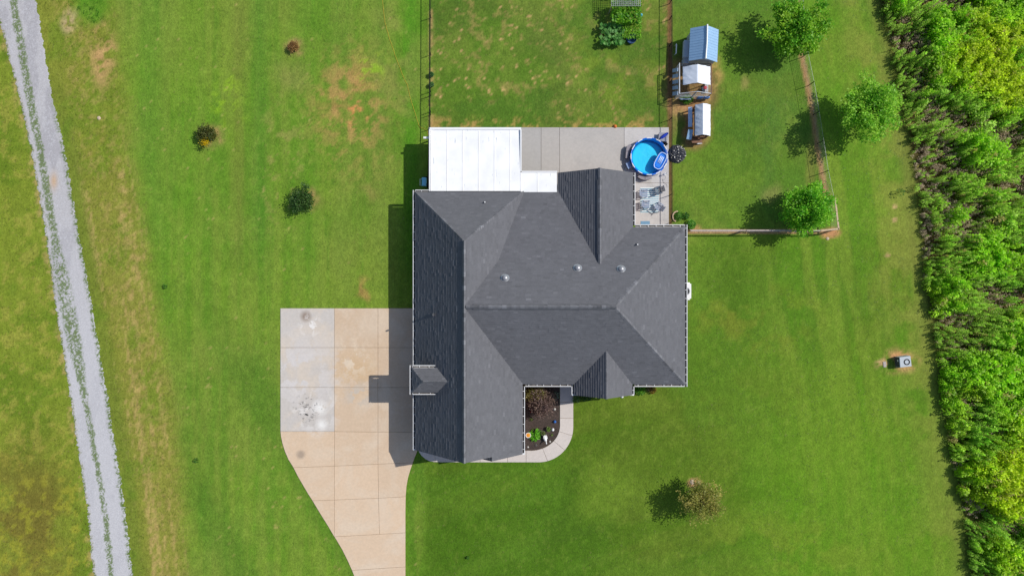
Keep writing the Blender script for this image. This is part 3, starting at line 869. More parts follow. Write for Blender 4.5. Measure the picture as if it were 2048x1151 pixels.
# gutters with white hangers across an open trough
hang_me = None
def gutter(a, b, inward, z=ZE, w=0.21, miss=()):
    global hang_me
    p0, p1 = UV(*a, z), UV(*b, z)
    d = p1 - p0; Ln = d.length; d.normalize()
    i_ = Vector((inward[0], inward[1], 0))
    up = Vector((0, 0, 1))
    def strip(o0, o1, z0, z1):
        c = (p0 + p1) / 2 + i_ * ((o0 + o1) / 2) + up * ((z0 + z1) / 2)
        R = Matrix((d, i_, up)).transposed()
        return c, (Ln, o1 - o0, z1 - z0), R
    g = MB()
    g.box(*strip(0.0, 0.05, 0.0, 0.05)); g.box(*strip(0.0, 0.03, -0.1, -0.001)); g.box(*strip(w - 0.02, w, -0.1, 0.0)); g.box(*strip(0.0, w, -0.13, -0.101))
    go = g.build('gutter', M_white, house)
    f = MB(); f.box(*strip(0.031, w - 0.021, -0.1, -0.07))
    f.build('trough_floor', M_trough, go)
    k = max(1, int(Ln / 0.62))
    for j in range(k):
        t = (j + 0.5 + random.uniform(-0.12, 0.12)) / k * Ln
        hb = MB(); c = p0 + d * t + i_ * (w * 0.5 + 0.01) + up * 0.052
        hb.box(c, (0.032, w - 0.02, 0.012), Matrix((d, i_, up)).transposed())
        hb.build('hanger', M_white, go)
gutter((-188.5, -186), (-188.5, 307), (1, 0)); gutter((-184, -186.5), (-156.5, -186.5), (0, -1))
gutter((234.5, -219), (234.5, -119), (-1, 0)); gutter((235.2, -120.5), (328, -120.5), (0, -1), ZE - 0.004); gutter((333.5, -120.5), (333.5, 187.5), (-1, 0))
gutter((233.2, 187.5), (328, 187.5), (0, 1), ZE - 0.004); gutter((232.5, 187), (232.5, 203), (-1, 0)); gutter((113.5, 187), (113.5, 203), (1, 0))
gutter((25.2, 187.5), (112.8, 187.5), (0, 1), ZE - 0.004); gutter((24.5, 187), (24.5, 315), (-1, 0))
gutter((-187.5, 141.5), (-187.5, 195.3), (1, 0), 4.95); gutter((-182, 141.5), (uD2, 141.5), (0, -1), 4.95); gutter((-182, 195.3), (uD2, 195.3), (0, 1), 4.95)

# roof vents and pipes
def slope_at(px, py, zf):
    z = 5.5
    for _ in range(20):
        p = G(px, py, z); z = zf(p.x * PPM, -p.y * PPM)
    return G(px, py, z)
for px, py, lab in ((1010, 556, None), (1155, 536, None), (1242, 538, None)):
    p = slope_at(px, py, zMN)
    R = Vector((0, sM, 1)).to_track_quat('Z', 'Y').to_matrix()
    f = MB(); prof = [(0.36, 0.0), (0.36, 0.03), (0.17, 0.045)]
    tmp = MB().lathe(prof, 16); f.add([R @ Vector(v) + p + R @ Vector((0, 0, 0.03)) for v in tmp.v], tmp.f + [tuple(range(32, 48))])
    fo = f.build('roof_vent', M_galv, house)
    dm = MB(); tmp = MB().lathe([(0.2, 0.03), (0.25, 0.12), (0.24, 0.2), (0.16, 0.28), (0.05, 0.31), (0.01, 0.312)], 16, close=True)
    dm.add([Vector(v) + p + Vector((0, 0, 0.02)) for v in tmp.v], tmp.f)
    dm.build('vent_dome', mat('bright_zinc', (0.36, 0.36, 0.38), rough=0.35, var=0.12, metal=0.4), fo, smooth=True)
for px, py, zf, h, r in ((970, 405, zGN, 0.35, 0.05), (1274, 489, zMN, 0.35, 0.05), (868, 629, zGW, 0.62, 0.07)):
    p = slope_at(px, py, zf)
    b = MB().tube([p - Vector((0, 0, 0.1)), p + Vector((0, 0, h))], r, 10)
    po = b.build('vent_pipe', M_white if zf is not zGW else mat('grey_pipe', (0.1, 0.1, 0.11), rough=0.6), house)
    fl = MB().lathe([(r * 2.6, -0.02), (r * 2.2, 0.06), (r * 1.05, 0.09)], 12, p)
    fl.build('flashing', mat('lead_boot', (0.09, 0.09, 0.1), rough=0.7), po)

# ------------------------------------------------------------------ white patio cover
pcov = thing('patio_cover', 'flat white panelled patio roof joined to the back of the house', 'patio cover', UV(-60, -240, 0.08))
def zc(v): return 2.99 - (v + 184) / -120 * 0.22
def panel(u0, u1, v0, v1):
    mb = MB()
    th = 0.07
    P = [UV(u0 + 0.25, v0, zc(v0)), UV(u1 - 0.25, v0, zc(v0)), UV(u1 - 0.25, v1, zc(v1)), UV(u0 + 0.25, v1, zc(v1))]
    mb.slab3(P, th)
    for uu in (u0 + 0.55, ):
        a, b = UV(uu, v0, zc(v0)), UV(uu, v1, zc(v1))
        mb.add([a + Vector((-0.025, 0, 0.001)), a + Vector((0.025, 0, 0.001)), b + Vector((0.025, 0, 0.001)), b + Vector((-0.025, 0, 0.001)),
                a + Vector((-0.018, 0, 0.025)), a + Vector((0.018, 0, 0.025)), b + Vector((0.018, 0, 0.025)), b + Vector((-0.018, 0, 0.025))],
               [(4, 5, 6, 7), (0, 1, 5, 4), (1, 2, 6, 5), (2, 3, 7, 6), (3, 0, 4, 7)])
    return mb.build('roof_panel', M_cover, pcov)
def cover_mat():
    m = bpy.data.materials.new('white_roof_panel'); m.use_nodes = True
    nt = m.node_tree; N = nt.nodes; L = nt.links; p = N['Principled BSDF']
    p.inputs['Roughness'].default_value = 0.4
    g = N.new('ShaderNodeNewGeometry')
    mp = N.new('ShaderNodeMapping'); mp.inputs['Scale'].default_value = (9, 1.1, 1); L.new(g.outputs['Position'], mp.inputs[0])
    n = N.new('ShaderNodeTexNoise'); n.inputs['Scale'].default_value = 1.0; n.inputs['Detail'].default_value = 5; L.new(mp.outputs[0], n.inputs['Vector'])
    r = N.new('ShaderNodeMapRange'); r.inputs[1].default_value = 0.665; r.inputs[2].default_value = 0.74; r.inputs[4].default_value = 0.85; L.new(n.outputs['Fac'], r.inputs[0])
    n2 = N.new('ShaderNodeTexNoise'); n2.inputs['Scale'].default_value = 0.7; n2.inputs['Detail'].default_value = 4; L.new(g.outputs['Position'], n2.inputs['Vector'])
    r2 = N.new('ShaderNodeMapRange'); r2.inputs[1].default_value = 0.35; r2.inputs[2].default_value = 0.65; r2.inputs[3].default_value = 0.8; r2.inputs[4].default_value = 0.9; L.new(n2.outputs['Fac'], r2.inputs[0])
    cb = N.new('ShaderNodeCombineColor')
    for k in range(3): L.new(r2.outputs[0], cb.inputs[k])
    mx = N.new('ShaderNodeMix'); mx.data_type = 'RGBA'; L.new(r.outputs[0], mx.inputs[0]); L.new(cb.outputs[0], mx.inputs[6]); mx.inputs[7].default_value = (0.22, 0.27, 0.31, 1)
    L.new(mx.outputs[2], p.inputs['Base Color'])
    return m
M_cover = cover_mat()
us = [-155, -124, -94.5, -64, -34, -4, 16]
for a, b in zip(us[:-1], us[1:]): panel(a, b, -301, -184)
us = [16, 48, 85.5]
for a, b in zip(us[:-1], us[1:]): panel(a, b, -219.5, -182)
rim = MB()
def rimbar(a, b, z, w=0.12, h=0.16):
    p0, p1 = UV(*a, z), UV(*b, z); d = p1 - p0
    rim.box((p0 + p1) / 2, (d.length, w, h), math.atan2(d.y, d.x))
rimbar((-157, -303.3), (17.5, -303.3), 2.76, 0.2, 0.17); rimbar((-156.6, -301), (-156.6, -184), 2.86, 0.1, 0.22); rimbar((17, -301), (17, -221.5), 2.84, 0.1, 0.2); rimbar((18.5, -221), (86, -221), 2.9, 0.1, 0.18)
rim.build('edge_beam', M_white, pcov)
for u, v in ((-152, -298), (-70, -298), (12, -298)):
    MB().box(UV(u, v, 1.36), (0.1, 0.1, 2.56)).build('post', M_white, pcov)
MB().box(UV(-163, -287, 2.62), (0.55, 0.16, 0.1)).build('gutter_spout', M_white, pcov)

# ------------------------------------------------------------------ fences
def wires(mb, a, b, z0, z1, rows, sp, r=0.004):
    a, b = Vector(a), Vector(b); d = b - a; Ln = d.length; d.normalize()
    for k in range(rows):
        z = z0 + (z1 - z0) * k / (rows - 1)
        mb.tube([(a.x, a.y, z), (b.x, b.y, z)], r, 3, False)
    n = int(Ln / sp)
    for k in range(1, n):
        p = a + d * (Ln * k / n)
        mb.tube([(p.x, p.y, z0), (p.x, p.y, z1)], r * 0.8, 3, False)

f1 = thing('wire_fence', 'black wire fence with thin rail left of the back lawn', 'fence', G(862, 150))
pts = [(862.5, -60), (861.5, 262), (858, 374)]
rail = MB(); wm = MB()
for a, b in zip(pts[:-1], pts[1:]):
    A_, B_ = G(*a), G(*b)
    rail.tube([(A_.x, A_.y, 1.02), (B_.x, B_.y, 1.02)], 0.036, 6)
    wires(wm, A_, B_, 0.06, 0.97, 8, 0.25, 0.004)
rail.build('top_rail', M_black, f1); wm.build('wire_mesh', M_black, f1)
for py in (-35, 36, 110, 184, 192, 224, 230, 258, 300, 345):
    p = G(interp(pts, py), py)
    MB().tube([(p.x, p.y, -0.1), (p.x, p.y, 1.07)], 0.032, 8).build('post', M_black, f1)

f2 = thing('wire_fence', 'black wire fence with thin rail beside the pool and the coops', 'fence', G(1340, 200))
rail = MB(); wm = MB()
A_, B_ = G(1338.7, -60), G(1338.7, 447)
rail.tube([(A_.x, A_.y, 1.02), (B_.x, B_.y, 1.02)], 0.03, 6)
wires(wm, A_, B_, 0.06, 0.97, 8, 0.25, 0.004)
rail.build('top_rail', M_black, f2); wm.build('wire_mesh', M_black, f2)
for py in (-30, 8, 40, 92, 166, 240, 316, 391, 446):
    p = G(1338.7, py)
    MB().tube([(p.x, p.y, -0.1), (p.x, p.y, 1.07)], 0.032, 8).build('post', M_black, f2)

f3 = thing('wire_fence', 'silver wire fence on thin steel posts past the young trees', 'fence', G(1620, 200))
wm = MB()
for a, b in zip(EFENCE[:-2], EFENCE[1:-1]):
    wires(wm, G(*a), G(*b), 0.08, 1.2, 8, 0.22, 0.005)
    A_, B_ = G(*a), G(*b)
    wm.tube([(A_.x, A_.y, 1.22), (B_.x, B_.y, 1.22)], 0.009, 4, False)
wm.build('wire_mesh', M_wire, f3)
for x, y in EFENCE[:-2]:
    p = G(x, y)
    MB().box((p.x, p.y, 0.6), (0.05, 0.035, 1.4)).box((p.x - 0.03, p.y, 0.6), (0.012, 0.06, 1.36)).build('steel_post', mat('green_black_steel', (0.02, 0.026, 0.022), rough=0.6), f3)

f4 = thing('timber_fence', 'low timber rail fence with a squared corner by the third tree', 'fence', G(1520, 463))
line = [(1374, 463), (1482, 463), (1560, 463), (1628, 463.5), (1663, 460), (1656, 400)]
for x, y in line:
    p = G(x, y)
    MB().bbox((p.x, p.y, 0.62), (0.15, 0.15, 1.3), 0.05, 0.015).build('post', M_wood, f4)
wm = MB()
for i, (a, b) in enumerate(zip(line[:-1], line[1:])):
    A_, B_ = G(*a), G(*b); d = (B_ - A_)
    R = Matrix.Rotation(math.atan2(d.y, d.x), 3, 'Z')
    MB().bbox(((A_ + B_) / 2) + Vector((0, 0, 1.31)), (d.length + 0.08, 0.15 if i > 2 else 0.1, 0.045), R, 0.01).build('top_rail', M_wood if i > 2 else mat('grey_timber', A(196, 180, 172), rough=0.85, var=0.2, scale=5), f4)
    wires(wm, A_, B_, 0.06, 1.15, 8, 0.25, 0.004)
wm.build('wire_mesh', M_wire, f4)

# two wire hoops on the left fence
for k, (py, lab) in enumerate(((205, 'upper of two thin wire hoops hung on the left fence'), (245, 'lower of two thin wire hoops hung on the left fence'))):
    p = G(861, py); c = Vector((p.x - 0.06, p.y, 0.56))
    ring = [c + Vector((0, 0.42 * math.cos(2 * PI * j / 20), 0.5 * math.sin(2 * PI * j / 20))) for j in range(21)]
    o = MB().tube(ring, 0.012, 4, False).build('wire_hoop', M_black, None, (p.x - 0.06, p.y, 0.1))
    tag(o, lab, 'wire hoop', 'wire hoops on the left fence')

# ------------------------------------------------------------------ foliage
def leaf_cloud(P, D, size, aspect, col, fold=0.18, un=0.45):
    """diamond leaves: P centres (n,3), D pointing directions (n,3), sizes (n,), colours (n,3)"""
    n = len(P)
    D = D / (np.linalg.norm(D, axis=1, keepdims=True) + 1e-9)
    up = rng.normal(0, un, (n, 3)); up[:, 2] += 1.0
    Sx = np.cross(D, up); Sx /= (np.linalg.norm(Sx, axis=1, keepdims=True) + 1e-9)
    Nn = np.cross(Sx, D)
    s = size[:, None]
    a = P - D * s * 0.5; b = P + Sx * s * aspect * 0.5 + Nn * s * fold * 0.5; c = P + D * s * 0.5; d = P - Sx * s * aspect * 0.5 + Nn * s * fold * 0.5
    V = np.stack([a, b, c, d], 1).reshape(-1, 3)
    F = np.arange(4 * n).reshape(n, 4)
    return V, F, np.repeat(col, 4, 0)

def tree(name, label, cat, px, py, zc_, rad, h, n_cl, per, leaf, base, alt, squash=0.85, trunk_r=0.09, lean=(0, 0), group=None, spread=0.22, dense=0.4, skirt=0.35):
    p = G(px, py)
    t = thing(name, label, cat, p, 0, group)
    cx, cy = p.x + lean[0], p.y + lean[1]
    top = Vector((cx, cy, h * 0.8))
    mb = MB()
    tp = [Vector((p.x, p.y, -0.05)), Vector((p.x + lean[0] * 0.3 + 0.03, p.y + lean[1] * 0.3, h * 0.3)), Vector((p.x + lean[0] * 0.7, p.y + lean[1] * 0.7, h * 0.55)), top]
    mb.tube(tp, [trunk_r, trunk_r * 0.8, trunk_r * 0.55, trunk_r * 0.2], 8)
    C = []
    zs = rad * squash
    for k in range(n_cl):
        while True:
            v = rng.normal(0, 1, 3); v /= np.linalg.norm(v)
            r = rng.random() ** (dense)
            # bumpy outline
            bump = 0.8 + 0.6 * mnoise.noise(Vector(v * 2.1) + Vector((px, py, 0)))
            c = np.array([cx, cy, zc_]) + v * r * rad * bump * np.array([1, 1, squash])
            if c[2] > skirt: break
        C.append(c)
    C += [np.array([cx, cy, zc_]) + (C[k] - np.array([cx, cy, zc_])) * rng.uniform(1.08, 1.22) for k in range(0, n_cl, 12)]
    n_cl = len(C)
    C = np.array(C)
    for c in C[::4]:
        a = tp[1].lerp(tp[3], min(0.95, max(0.0, (c[2] - h * 0.3) / (h * 0.6)) * 0.7))
        m = a.lerp(Vector(c), 0.5) + Vector((0, 0, 0.12))
        mb.tube([a, m, Vector(c)], [trunk_r * 0.32, trunk_r * 0.2, 0.008], 5)
    mb.build('trunk', M_bark, t)
    Pn = np.repeat(C, per, 0); n = len(Pn)
    off = rng.normal(0, spread, (n, 3)) * np.array([1, 1, 0.75])
    Pn = Pn + off
    Pn[:, 2] = np.maximum(Pn[:, 2], 0.08)
    out = Pn - np.array([cx, cy, zc_ - rad * 0.5])
    D = out / (np.linalg.norm(out, axis=1, keepdims=True) + 1e-9) + rng.normal(0, 0.7, (n, 3)); D[:, 2] -= 0.25
    cm = np.repeat(rng.random(n_cl), per)[:, None]
    col = np.array(base)[None] * (1 - cm) + np.array(alt)[None] * cm
    col = col * rng.normal(1, 0.16, (n, 1)).clip(0.6, 1.5)
    V, F, cc = leaf_cloud(Pn, D, rng.uniform(0.7, 1.25, n) * leaf, 0.62, col)
    mesh_np('crown', V, F, cc, M_leaf, t)
    return t

FG1 = A(112, 190, 44); FG2 = A(140, 190, 34, 1.0)
GR = 'young trees along the fence'
tree('young_tree', 'wide leafy young tree at the top, standing over the wire fence', 'tree', 1574, 79, 2.75, 2.6, 4.6, 230, 52, 0.22, FG1, A(176, 220, 60), 0.75, 0.1, (0, 0.1), GR)
tree('young_tree', 'bright green young tree leaning against the edge of the thicket', 'tree', 1706, 235, 3.1, 2.65, 5.0, 250, 52, 0.2, A(124, 200, 44), A(196, 240, 84), 0.8, 0.1, (0, 0), GR)
tree('young_tree', 'round green young tree inside the timber corner of the fence', 'tree', 1592, 424, 2.5, 2.15, 4.3, 200, 52, 0.2, A(98, 186, 34), A(176, 236, 66), 0.85, 0.09, (0, 0), GR)
tree('young_tree', 'thin olive young tree alone on the front lawn beside its earth mound', 'tree', 1389, 976, 2.3, 1.85, 3.9, 140, 40, 0.15, A(138, 156, 60), A(204, 190, 104), 0.75, 0.06, (0.0, -0.4), None, 0.24, 0.45)
tree('round_shrub', 'dark green round shrub, lowest of three on the left lawn', 'shrub', 609, 402, 0.75, 1.2, 1.7, 110, 32, 0.14, A(54, 96, 40), A(104, 140, 66), 0.8, 0.05, (0, 0), None, 0.16, 0.55, 0.1)
sh2 = tree('round_shrub', 'dark shrub with a patch of yellow flowers on the left lawn', 'shrub', 417, 271, 0.6, 1.0, 1.4, 80, 30, 0.13, A(70, 94, 36), A(128, 128, 62), 0.75, 0.045, (0, 0), None, 0.15, 0.55, 0.1)
tree('small_shrub', 'small reddish brown shrub near the top of the left lawn', 'shrub', 587, 96, 0.4, 0.52, 0.9, 42, 24, 0.11, A(150, 108, 66), A(190, 152, 92), 0.8, 0.03, (0, 0), None, 0.09, 0.55, 0.05)
# yellow flower patch, a part of the shrub
c0 = G(409, 285, 1.0); n = 150
Pf = np.array(c0)[None] + rng.normal(0, 1, (n, 3)) * np.array([0.2, 0.16, 0.1])
V, F, cc = leaf_cloud(Pf, rng.normal(0, 1, (n, 3)), rng.uniform(0.07, 0.13, n), 0.8, np.array(A(250, 214, 20))[None] * rng.uniform(0.7, 1.05, (n, 1)))
mesh_np('flowers', V, F, cc, M_leaf, sh2)

tree('japanese_maple', 'purple and olive feathery maple in the mulch bed', 'tree', 1080, 801, 1.1, 1.12, 2.1, 110, 60, 0.14, A(124, 100, 96), A(166, 140, 124), 0.7, 0.07, (0, -0.05), None, 0.2, 0.5, 0.2)
tree('garden_shrub', 'olive shrub behind the purple maple, close to the porch', 'shrub', 1069, 783, 0.9, 0.9, 1.5, 80, 44, 0.13, A(136, 138, 70), A(186, 170, 100), 0.8, 0.05, (0, 0), None, 0.16, 0.55, 0.15)

# ------------------------------------------------------------------ thicket
def stalk(n_leaf, plume, bushy):
    """a template plant of unit height: returns V, F, shade"""
    P = []; D = []; sz = []; sh_ = []
    for k in range(n_leaf):
        t = 0.12 + 0.86 * (k + rng.random()) / n_leaf
        a = k * 2.4 + rng.normal(0, 0.4)
        r = (0.11 if not bushy else 0.26) * (1.15 - t) + 0.03
        el = rng.uniform(-0.25, 0.45)
        d = np.array([math.cos(a), math.sin(a), el])
        P.append(np.array([math.cos(a) * r, math.sin(a) * r, t])); D.append(d); sz.append((0.135 if not bushy else 0.16) * (1.2 - 0.4 * t)); sh_.append(rng.uniform(0.75, 1.15))
    for k in range(plume):
        a = rng.random() * 2 * PI; t = rng.uniform(0.82, 1.04); r = 0.05 * rng.random() + 0.02
        P.append(np.array([math.cos(a) * r, math.sin(a) * r, t])); D.append(np.array([math.cos(a) * 0.6, math.sin(a) * 0.6, 0.8])); sz.append(0.1); sh_.append(rng.uniform(1.0, 1.35))
    P = np.array(P); D = np.array(D); sz = np.array(sz); sh_ = np.array(sh_)
    V, F, cc = leaf_cloud(P, D, sz, 0.5 if not bushy else 0.6, np.repeat(sh_[:, None], 3, 1), un=0.35)
    sv = np.array([[-0.012, 0, 0], [0.012, 0, 0], [0.004, 0.004, 1], [-0.004, 0.004, 1]])
    V = np.concatenate([V, sv]); F = np.concatenate([F, [[len(V) - 4, len(V) - 3, len(V) - 2, len(V) - 1]]]); cc = np.concatenate([cc, np.full((4, 3), 0.7)])
    return V, F, cc

def scatter_plants(name, pos, hgt, wid, colr, kinds, temps, m):
    Vs = []; Fs = []; Cs = []; base = 0
    for k, (tv, tf, tcl) in enumerate(temps):
        idx = np.where(kinds == k)[0]
        if not len(idx): continue
        a = rng.random(len(idx)) * 2 * PI; ca, sa = np.cos(a)[:, None], np.sin(a)[:, None]
        h = hgt[idx][:, None]; w = wid[idx][:, None]
        x = (tv[None, :, 0] * ca - tv[None, :, 1] * sa) * w; y = (tv[None, :, 0] * sa + tv[None, :, 1] * ca) * w; z = tv[None, :, 2] * h
        lean = rng.normal(0, 0.1, (len(idx), 2))
        x = x + lean[:, :1] * z + pos[idx][:, :1]; y = y + lean[:, 1:] * z + pos[idx][:, 1:2]
        V = np.stack([x, y, z], -1).reshape(-1, 3)
        F = (tf[None] + (np.arange(len(idx)) * len(tv))[:, None, None]).reshape(-1, 4) + base
        C = (tcl[None] * colr[idx][:, None, :]).reshape(-1, 3)
        Vs.append(V); Fs.append(F); Cs.append(C); base += len(V)
    return mesh_np(name, np.concatenate(Vs), np.concatenate(Fs), np.concatenate(Cs), m)

temps = [stalk(38, 10, False), stalk(34, 14, False), stalk(40, 0, True), stalk(36, 6, True), stalk(10, 3, False)]
n0 = 21000
px = rng.uniform(1740, 2230, n0); py = rng.uniform(-110, 1260, n0)
edge = interp(THICK, py) + (fbm(py / 30, py * 0 + 2, 91) - 0.5) * 26
dd = px - edge
keep = dd > 0
keep &= (px < 2110) | (rng.random(n0) < 0.45)
px, py, dd = px[keep], py[keep], dd[keep]
pa = fbm(px / 75, py / 75, 101); pb = fbm(px / 42, py / 42, 111); pcn = fbm(px / 150, py / 150, 121)
bare = ((pb > 0.56) & (pa < 0.57)) | (np.abs(fbm(px / 60, py / 60, 141) - 0.5) < 0.018)
hg = (1.05 + 1.15 * sstep(0, 60, dd)) * rng.uniform(0.74, 1.1, len(px)) * (0.75 + 0.5 * pa)

def tb(x, y, rx, ry): return np.exp(-(((px - x) / rx) ** 2 + ((py - y) / ry) ** 2))
lime = np.maximum.reduce([tb(2000, 190, 90, 60), tb(2015, 60, 60, 40), tb(2000, 500, 60, 60), tb(1975, 760, 70, 60), tb(2040, 620, 40, 60), tb(1965, 1080, 30, 18), tb(1890, 745, 30, 50)])
dry = np.maximum.reduce([tb(1875, 300, 34, 18), tb(1985, 375, 50, 16), tb(1940, 345, 40, 14), tb(1905, 640, 34, 20), tb(1925, 690, 40, 12), tb(1848, 470, 14, 60), tb(1835, 310, 18, 30), tb(1910, 20, 50, 14), tb(1940, 1010, 30, 20)])
pa = np.clip(pa + 0.14 * lime - 0.12 * dry, 0, 1); pcn = pcn + 0.2 * np.maximum(tb(2010, 150, 100, 110), 0.8 * tb(2040, 620, 50, 70))
bare = bare | (dry > 0.45)
kinds = np.where(pa + rng.normal(0, 0.05, len(px)) > 0.53, rng.choice([2, 3], len(px)), rng.choice([0, 0, 1], len(px)))
kinds = np.where(bare & (rng.random(len(px)) < 0.75), 4, kinds)
hg = np.where(bare, hg * 0.5, hg)
g1 = np.array(A(190, 232, 88)); g2 = np.array(A(176, 234, 44)); g3 = np.array(A(212, 238, 40)); g4 = np.array(A(166, 226, 70)); br = np.array(A(214, 190, 160))
mixw = sstep(0.44, 0.6, pa)[:, None]; mixb = sstep(0.47, 0.72, pcn)[:, None]
colr = (g1 * (1 - mixb) + g4 * mixb) * (1 - mixw) + (g2 * (1 - mixb) + g3 * mixb) * mixw
colr = colr * rng.normal(1.0, 0.2, (len(px), 1)).clip(0.55, 1.6)
colr = np.where((rng.random(len(px)) < 0.035)[:, None], np.array(A(206, 196, 110)), colr)
colr[kinds == 4] = br * rng.uniform(0.7, 1.2, (int((kinds == 4).sum()), 1))
posn = np.stack([(px - 1024) / PPM, -(py - 575.5) / PPM], -1)
wid = (0.6 + 0.3 * hg) * rng.uniform(0.8, 1.2, len(px)) * np.where(kinds > 1, 1.25, 0.95)
thk = scatter_plants('thicket', posn, hg, wid, colr, kinds, temps, M_leaf)
tag(thk, 'tall wild green thicket of weeds and saplings along the right edge', kind='stuff')

# weeds in the rough strips beside and between the gravel tracks
nw = 16000
px = rng.uniform(-120, 390, nw); py = rng.uniform(-60, 1210, nw)
dl = px - interp(ROAD_L, py); dr = px - interp(ROAD_R, py); dmid = np.abs(px - interp(ROAD_M, py)); dv = interp(VERGE, py) - px
dens = fbm(px / 40, py / 40, 131)
ok = ((dl < -2) & (dens > 0.36)) | ((dr > 3) & (dv > rng.normal(0, 14, nw)) & (dens > 0.4)) | ((dmid < 3.0 + 5 * sstep(500, 620, py) * sstep(820, 660, py)) & (rng.random(nw) < 0.9))
inside = (dl > -2) & (dr < 3)
px, py, dl, dr, inside, dens = px[ok], py[ok], dl[ok], dr[ok], inside[ok], dens[ok]
hg = rng.uniform(0.05, 0.13, len(px)) * np.where(inside, 0.7, 1)
top = np.exp(-(((px - 178) / 38) ** 2 + ((py - 8) / 40) ** 2)); hg *= 1 + 2.6 * top
lowl = sstep(850, 1000, py) * (dl < 0)
ka = rng.random((len(px), 1))
colr = np.array(A(104, 140, 34)) * (1 - ka) + np.array(A(164, 166, 70)) * ka
colr = np.where((rng.random(len(px)) < 0.16)[:, None], np.array(A(190, 176, 120)), colr)
colr = np.where((rng.random(len(px)) < 0.35 * lowl)[:, None], np.array(A(120, 92, 56)), colr)
colr = np.where((top > 0.35)[:, None], np.array(A(92, 160, 34)) * rng.uniform(0.7, 1.1, (len(px), 1)), colr)
wt = [stalk(8, 0, True), stalk(7, 0, True)]
posn = np.stack([(px - 1024) / PPM, -(py - 575.5) / PPM], -1)
wd = scatter_plants('weeds', posn, hg, rng.uniform(0.14, 0.3, len(px)) * (1 + 1.2 * top), colr, rng.integers(0, 2, len(px)), wt, M_leaf)
tag(wd, 'low weeds and clover beside and between the gravel tracks', kind='stuff')

# small clover and grass tufts scattered over the mown lawns
nl = 26000
px = rng.uniform(240, 1900, nl); py = rng.uniform(-40, 1190, nl)
cl = fbm(px / 70, py / 70, 301) * 0.6 + fbm(px / 14, py / 14, 307) * 0.4
ok = (cl > 0.5) & (px > interp(VERGE, py) - 10) & (px < interp(THICK, py) - 6)
ok &= ~((px > 822) & (px < 1378) & (py > 330) & (py < 928)) & ~((px > 850) & (px < 1346) & (py > 248) & (py < 452))
ok &= ~((px > 555) & (px < 842) & (py > 610) & (py < 905)) & ~((px < 830) & (py > 880) & (px > np.interp(py, [862, 934, 1000, 1072, 1139, 1200], [555, 580, 618, 662, 697, 715])))
ok &= ~((px > 1346) & (px < 1430) & (py > 45) & (py < 300))
px, py = px[ok], py[ok]
ka = rng.random((len(px), 1))
colr = np.array(A(104, 146, 46)) * (1 - ka) + np.array(A(168, 196, 96)) * ka
colr = np.where((rng.random(len(px)) < 0.1)[:, None], np.array(A(196, 190, 120)), colr)
posn = np.stack([(px - 1024) / PPM, -(py - 575.5) / PPM], -1)
lw = scatter_plants('lawn_clover', posn, rng.uniform(0.04, 0.08, len(px)), rng.uniform(0.14, 0.3, len(px)), colr, rng.integers(0, 2, len(px)), wt, M_leaf)
tag(lw, 'small clover and grass tufts scattered over the mown lawn', kind='stuff')

# ------------------------------------------------------------------ pool
pc_ = G(1297, 314, 0.5); PR = 1.56
pool = thing('frame_pool', 'round blue frame pool with white rail joints on the patio', 'pool', (pc_.x, pc_.y, 0.08))
M_liner = mat('blue_liner', (0.01, 0.16, 0.68), rough=0.35, var=0.05, scale=2)
M_floor = mat('cyan_liner_floor', (0.04, 0.66, 0.88), rough=0.5, var=0.07, scale=1.5, bump=0.05, bscale=1.6)
NS = 36
wall = MB().lathe([(PR, 0.0), (PR + 0.02, 0.1), (PR + 0.015, 0.72), (PR - 0.05, 0.74), (PR - 0.06, 0.7), (PR - 0.05, 0.06)], NS, (pc_.x, pc_.y, 0.08))
wall.build('liner_wall', M_liner, pool)
inn = MB().lathe([(PR - 0.062, 0.72), (PR - 0.066, 0.4), (PR - 0.06, 0.05)], NS, (pc_.x, pc_.y, 0.08))
inn.build('liner_inside', mat('mid_blue_liner', (0.02, 0.36, 0.86), rough=0.4, var=0.05, scale=2), pool)
fl = MB().lathe([(PR - 0.02, 0.02), (PR * 0.8, 0.035), (PR * 0.4, 0.03), (0.02, 0.03)], NS, (pc_.x, pc_.y, 0.08), True)
fl.build('liner_floor', M_floor, pool, smooth=True)
def water_mat():
    m = bpy.data.materials.new('pool_water'); m.use_nodes = True
    nt = m.node_tree; N = nt.nodes; L = nt.links
    N.remove(N['Principled BSDF'])
    t = N.new('ShaderNodeBsdfTransparent'); t.inputs[0].default_value = (0.8, 0.97, 1.0, 1)
    g = N.new('ShaderNodeBsdfGlossy'); g.inputs['Roughness'].default_value = 0.04
    f = N.new('ShaderNodeFresnel'); f.inputs[0].default_value = 1.33
    n = N.new('ShaderNodeTexNoise'); n.inputs['Scale'].default_value = 3.0
    b = N.new('ShaderNodeBump'); b.inputs['Distance'].default_value = 0.02
    L.new(n.outputs['Fac'], b.inputs['Height']); L.new(b.outputs[0], g.inputs['Normal']); L.new(b.outputs[0], f.inputs['Normal'])
    x = N.new('ShaderNodeMixShader')
    L.new(f.outputs[0], x.inputs[0]); L.new(t.outputs[0], x.inputs[1]); L.new(g.outputs[0], x.inputs[2])
    L.new(x.outputs[0], N['Material Output'].inputs['Surface'])
    return m
wt_ = MB(); ring = [(pc_.x + (PR - 0.055) * math.cos(2 * PI * k / NS), pc_.y + (PR - 0.055) * math.sin(2 * PI * k / NS), 0.66) for k in range(NS)]
wt_.add(ring, [tuple(range(NS))]); wt_.build('water', water_mat(), pool)
nseg = 12
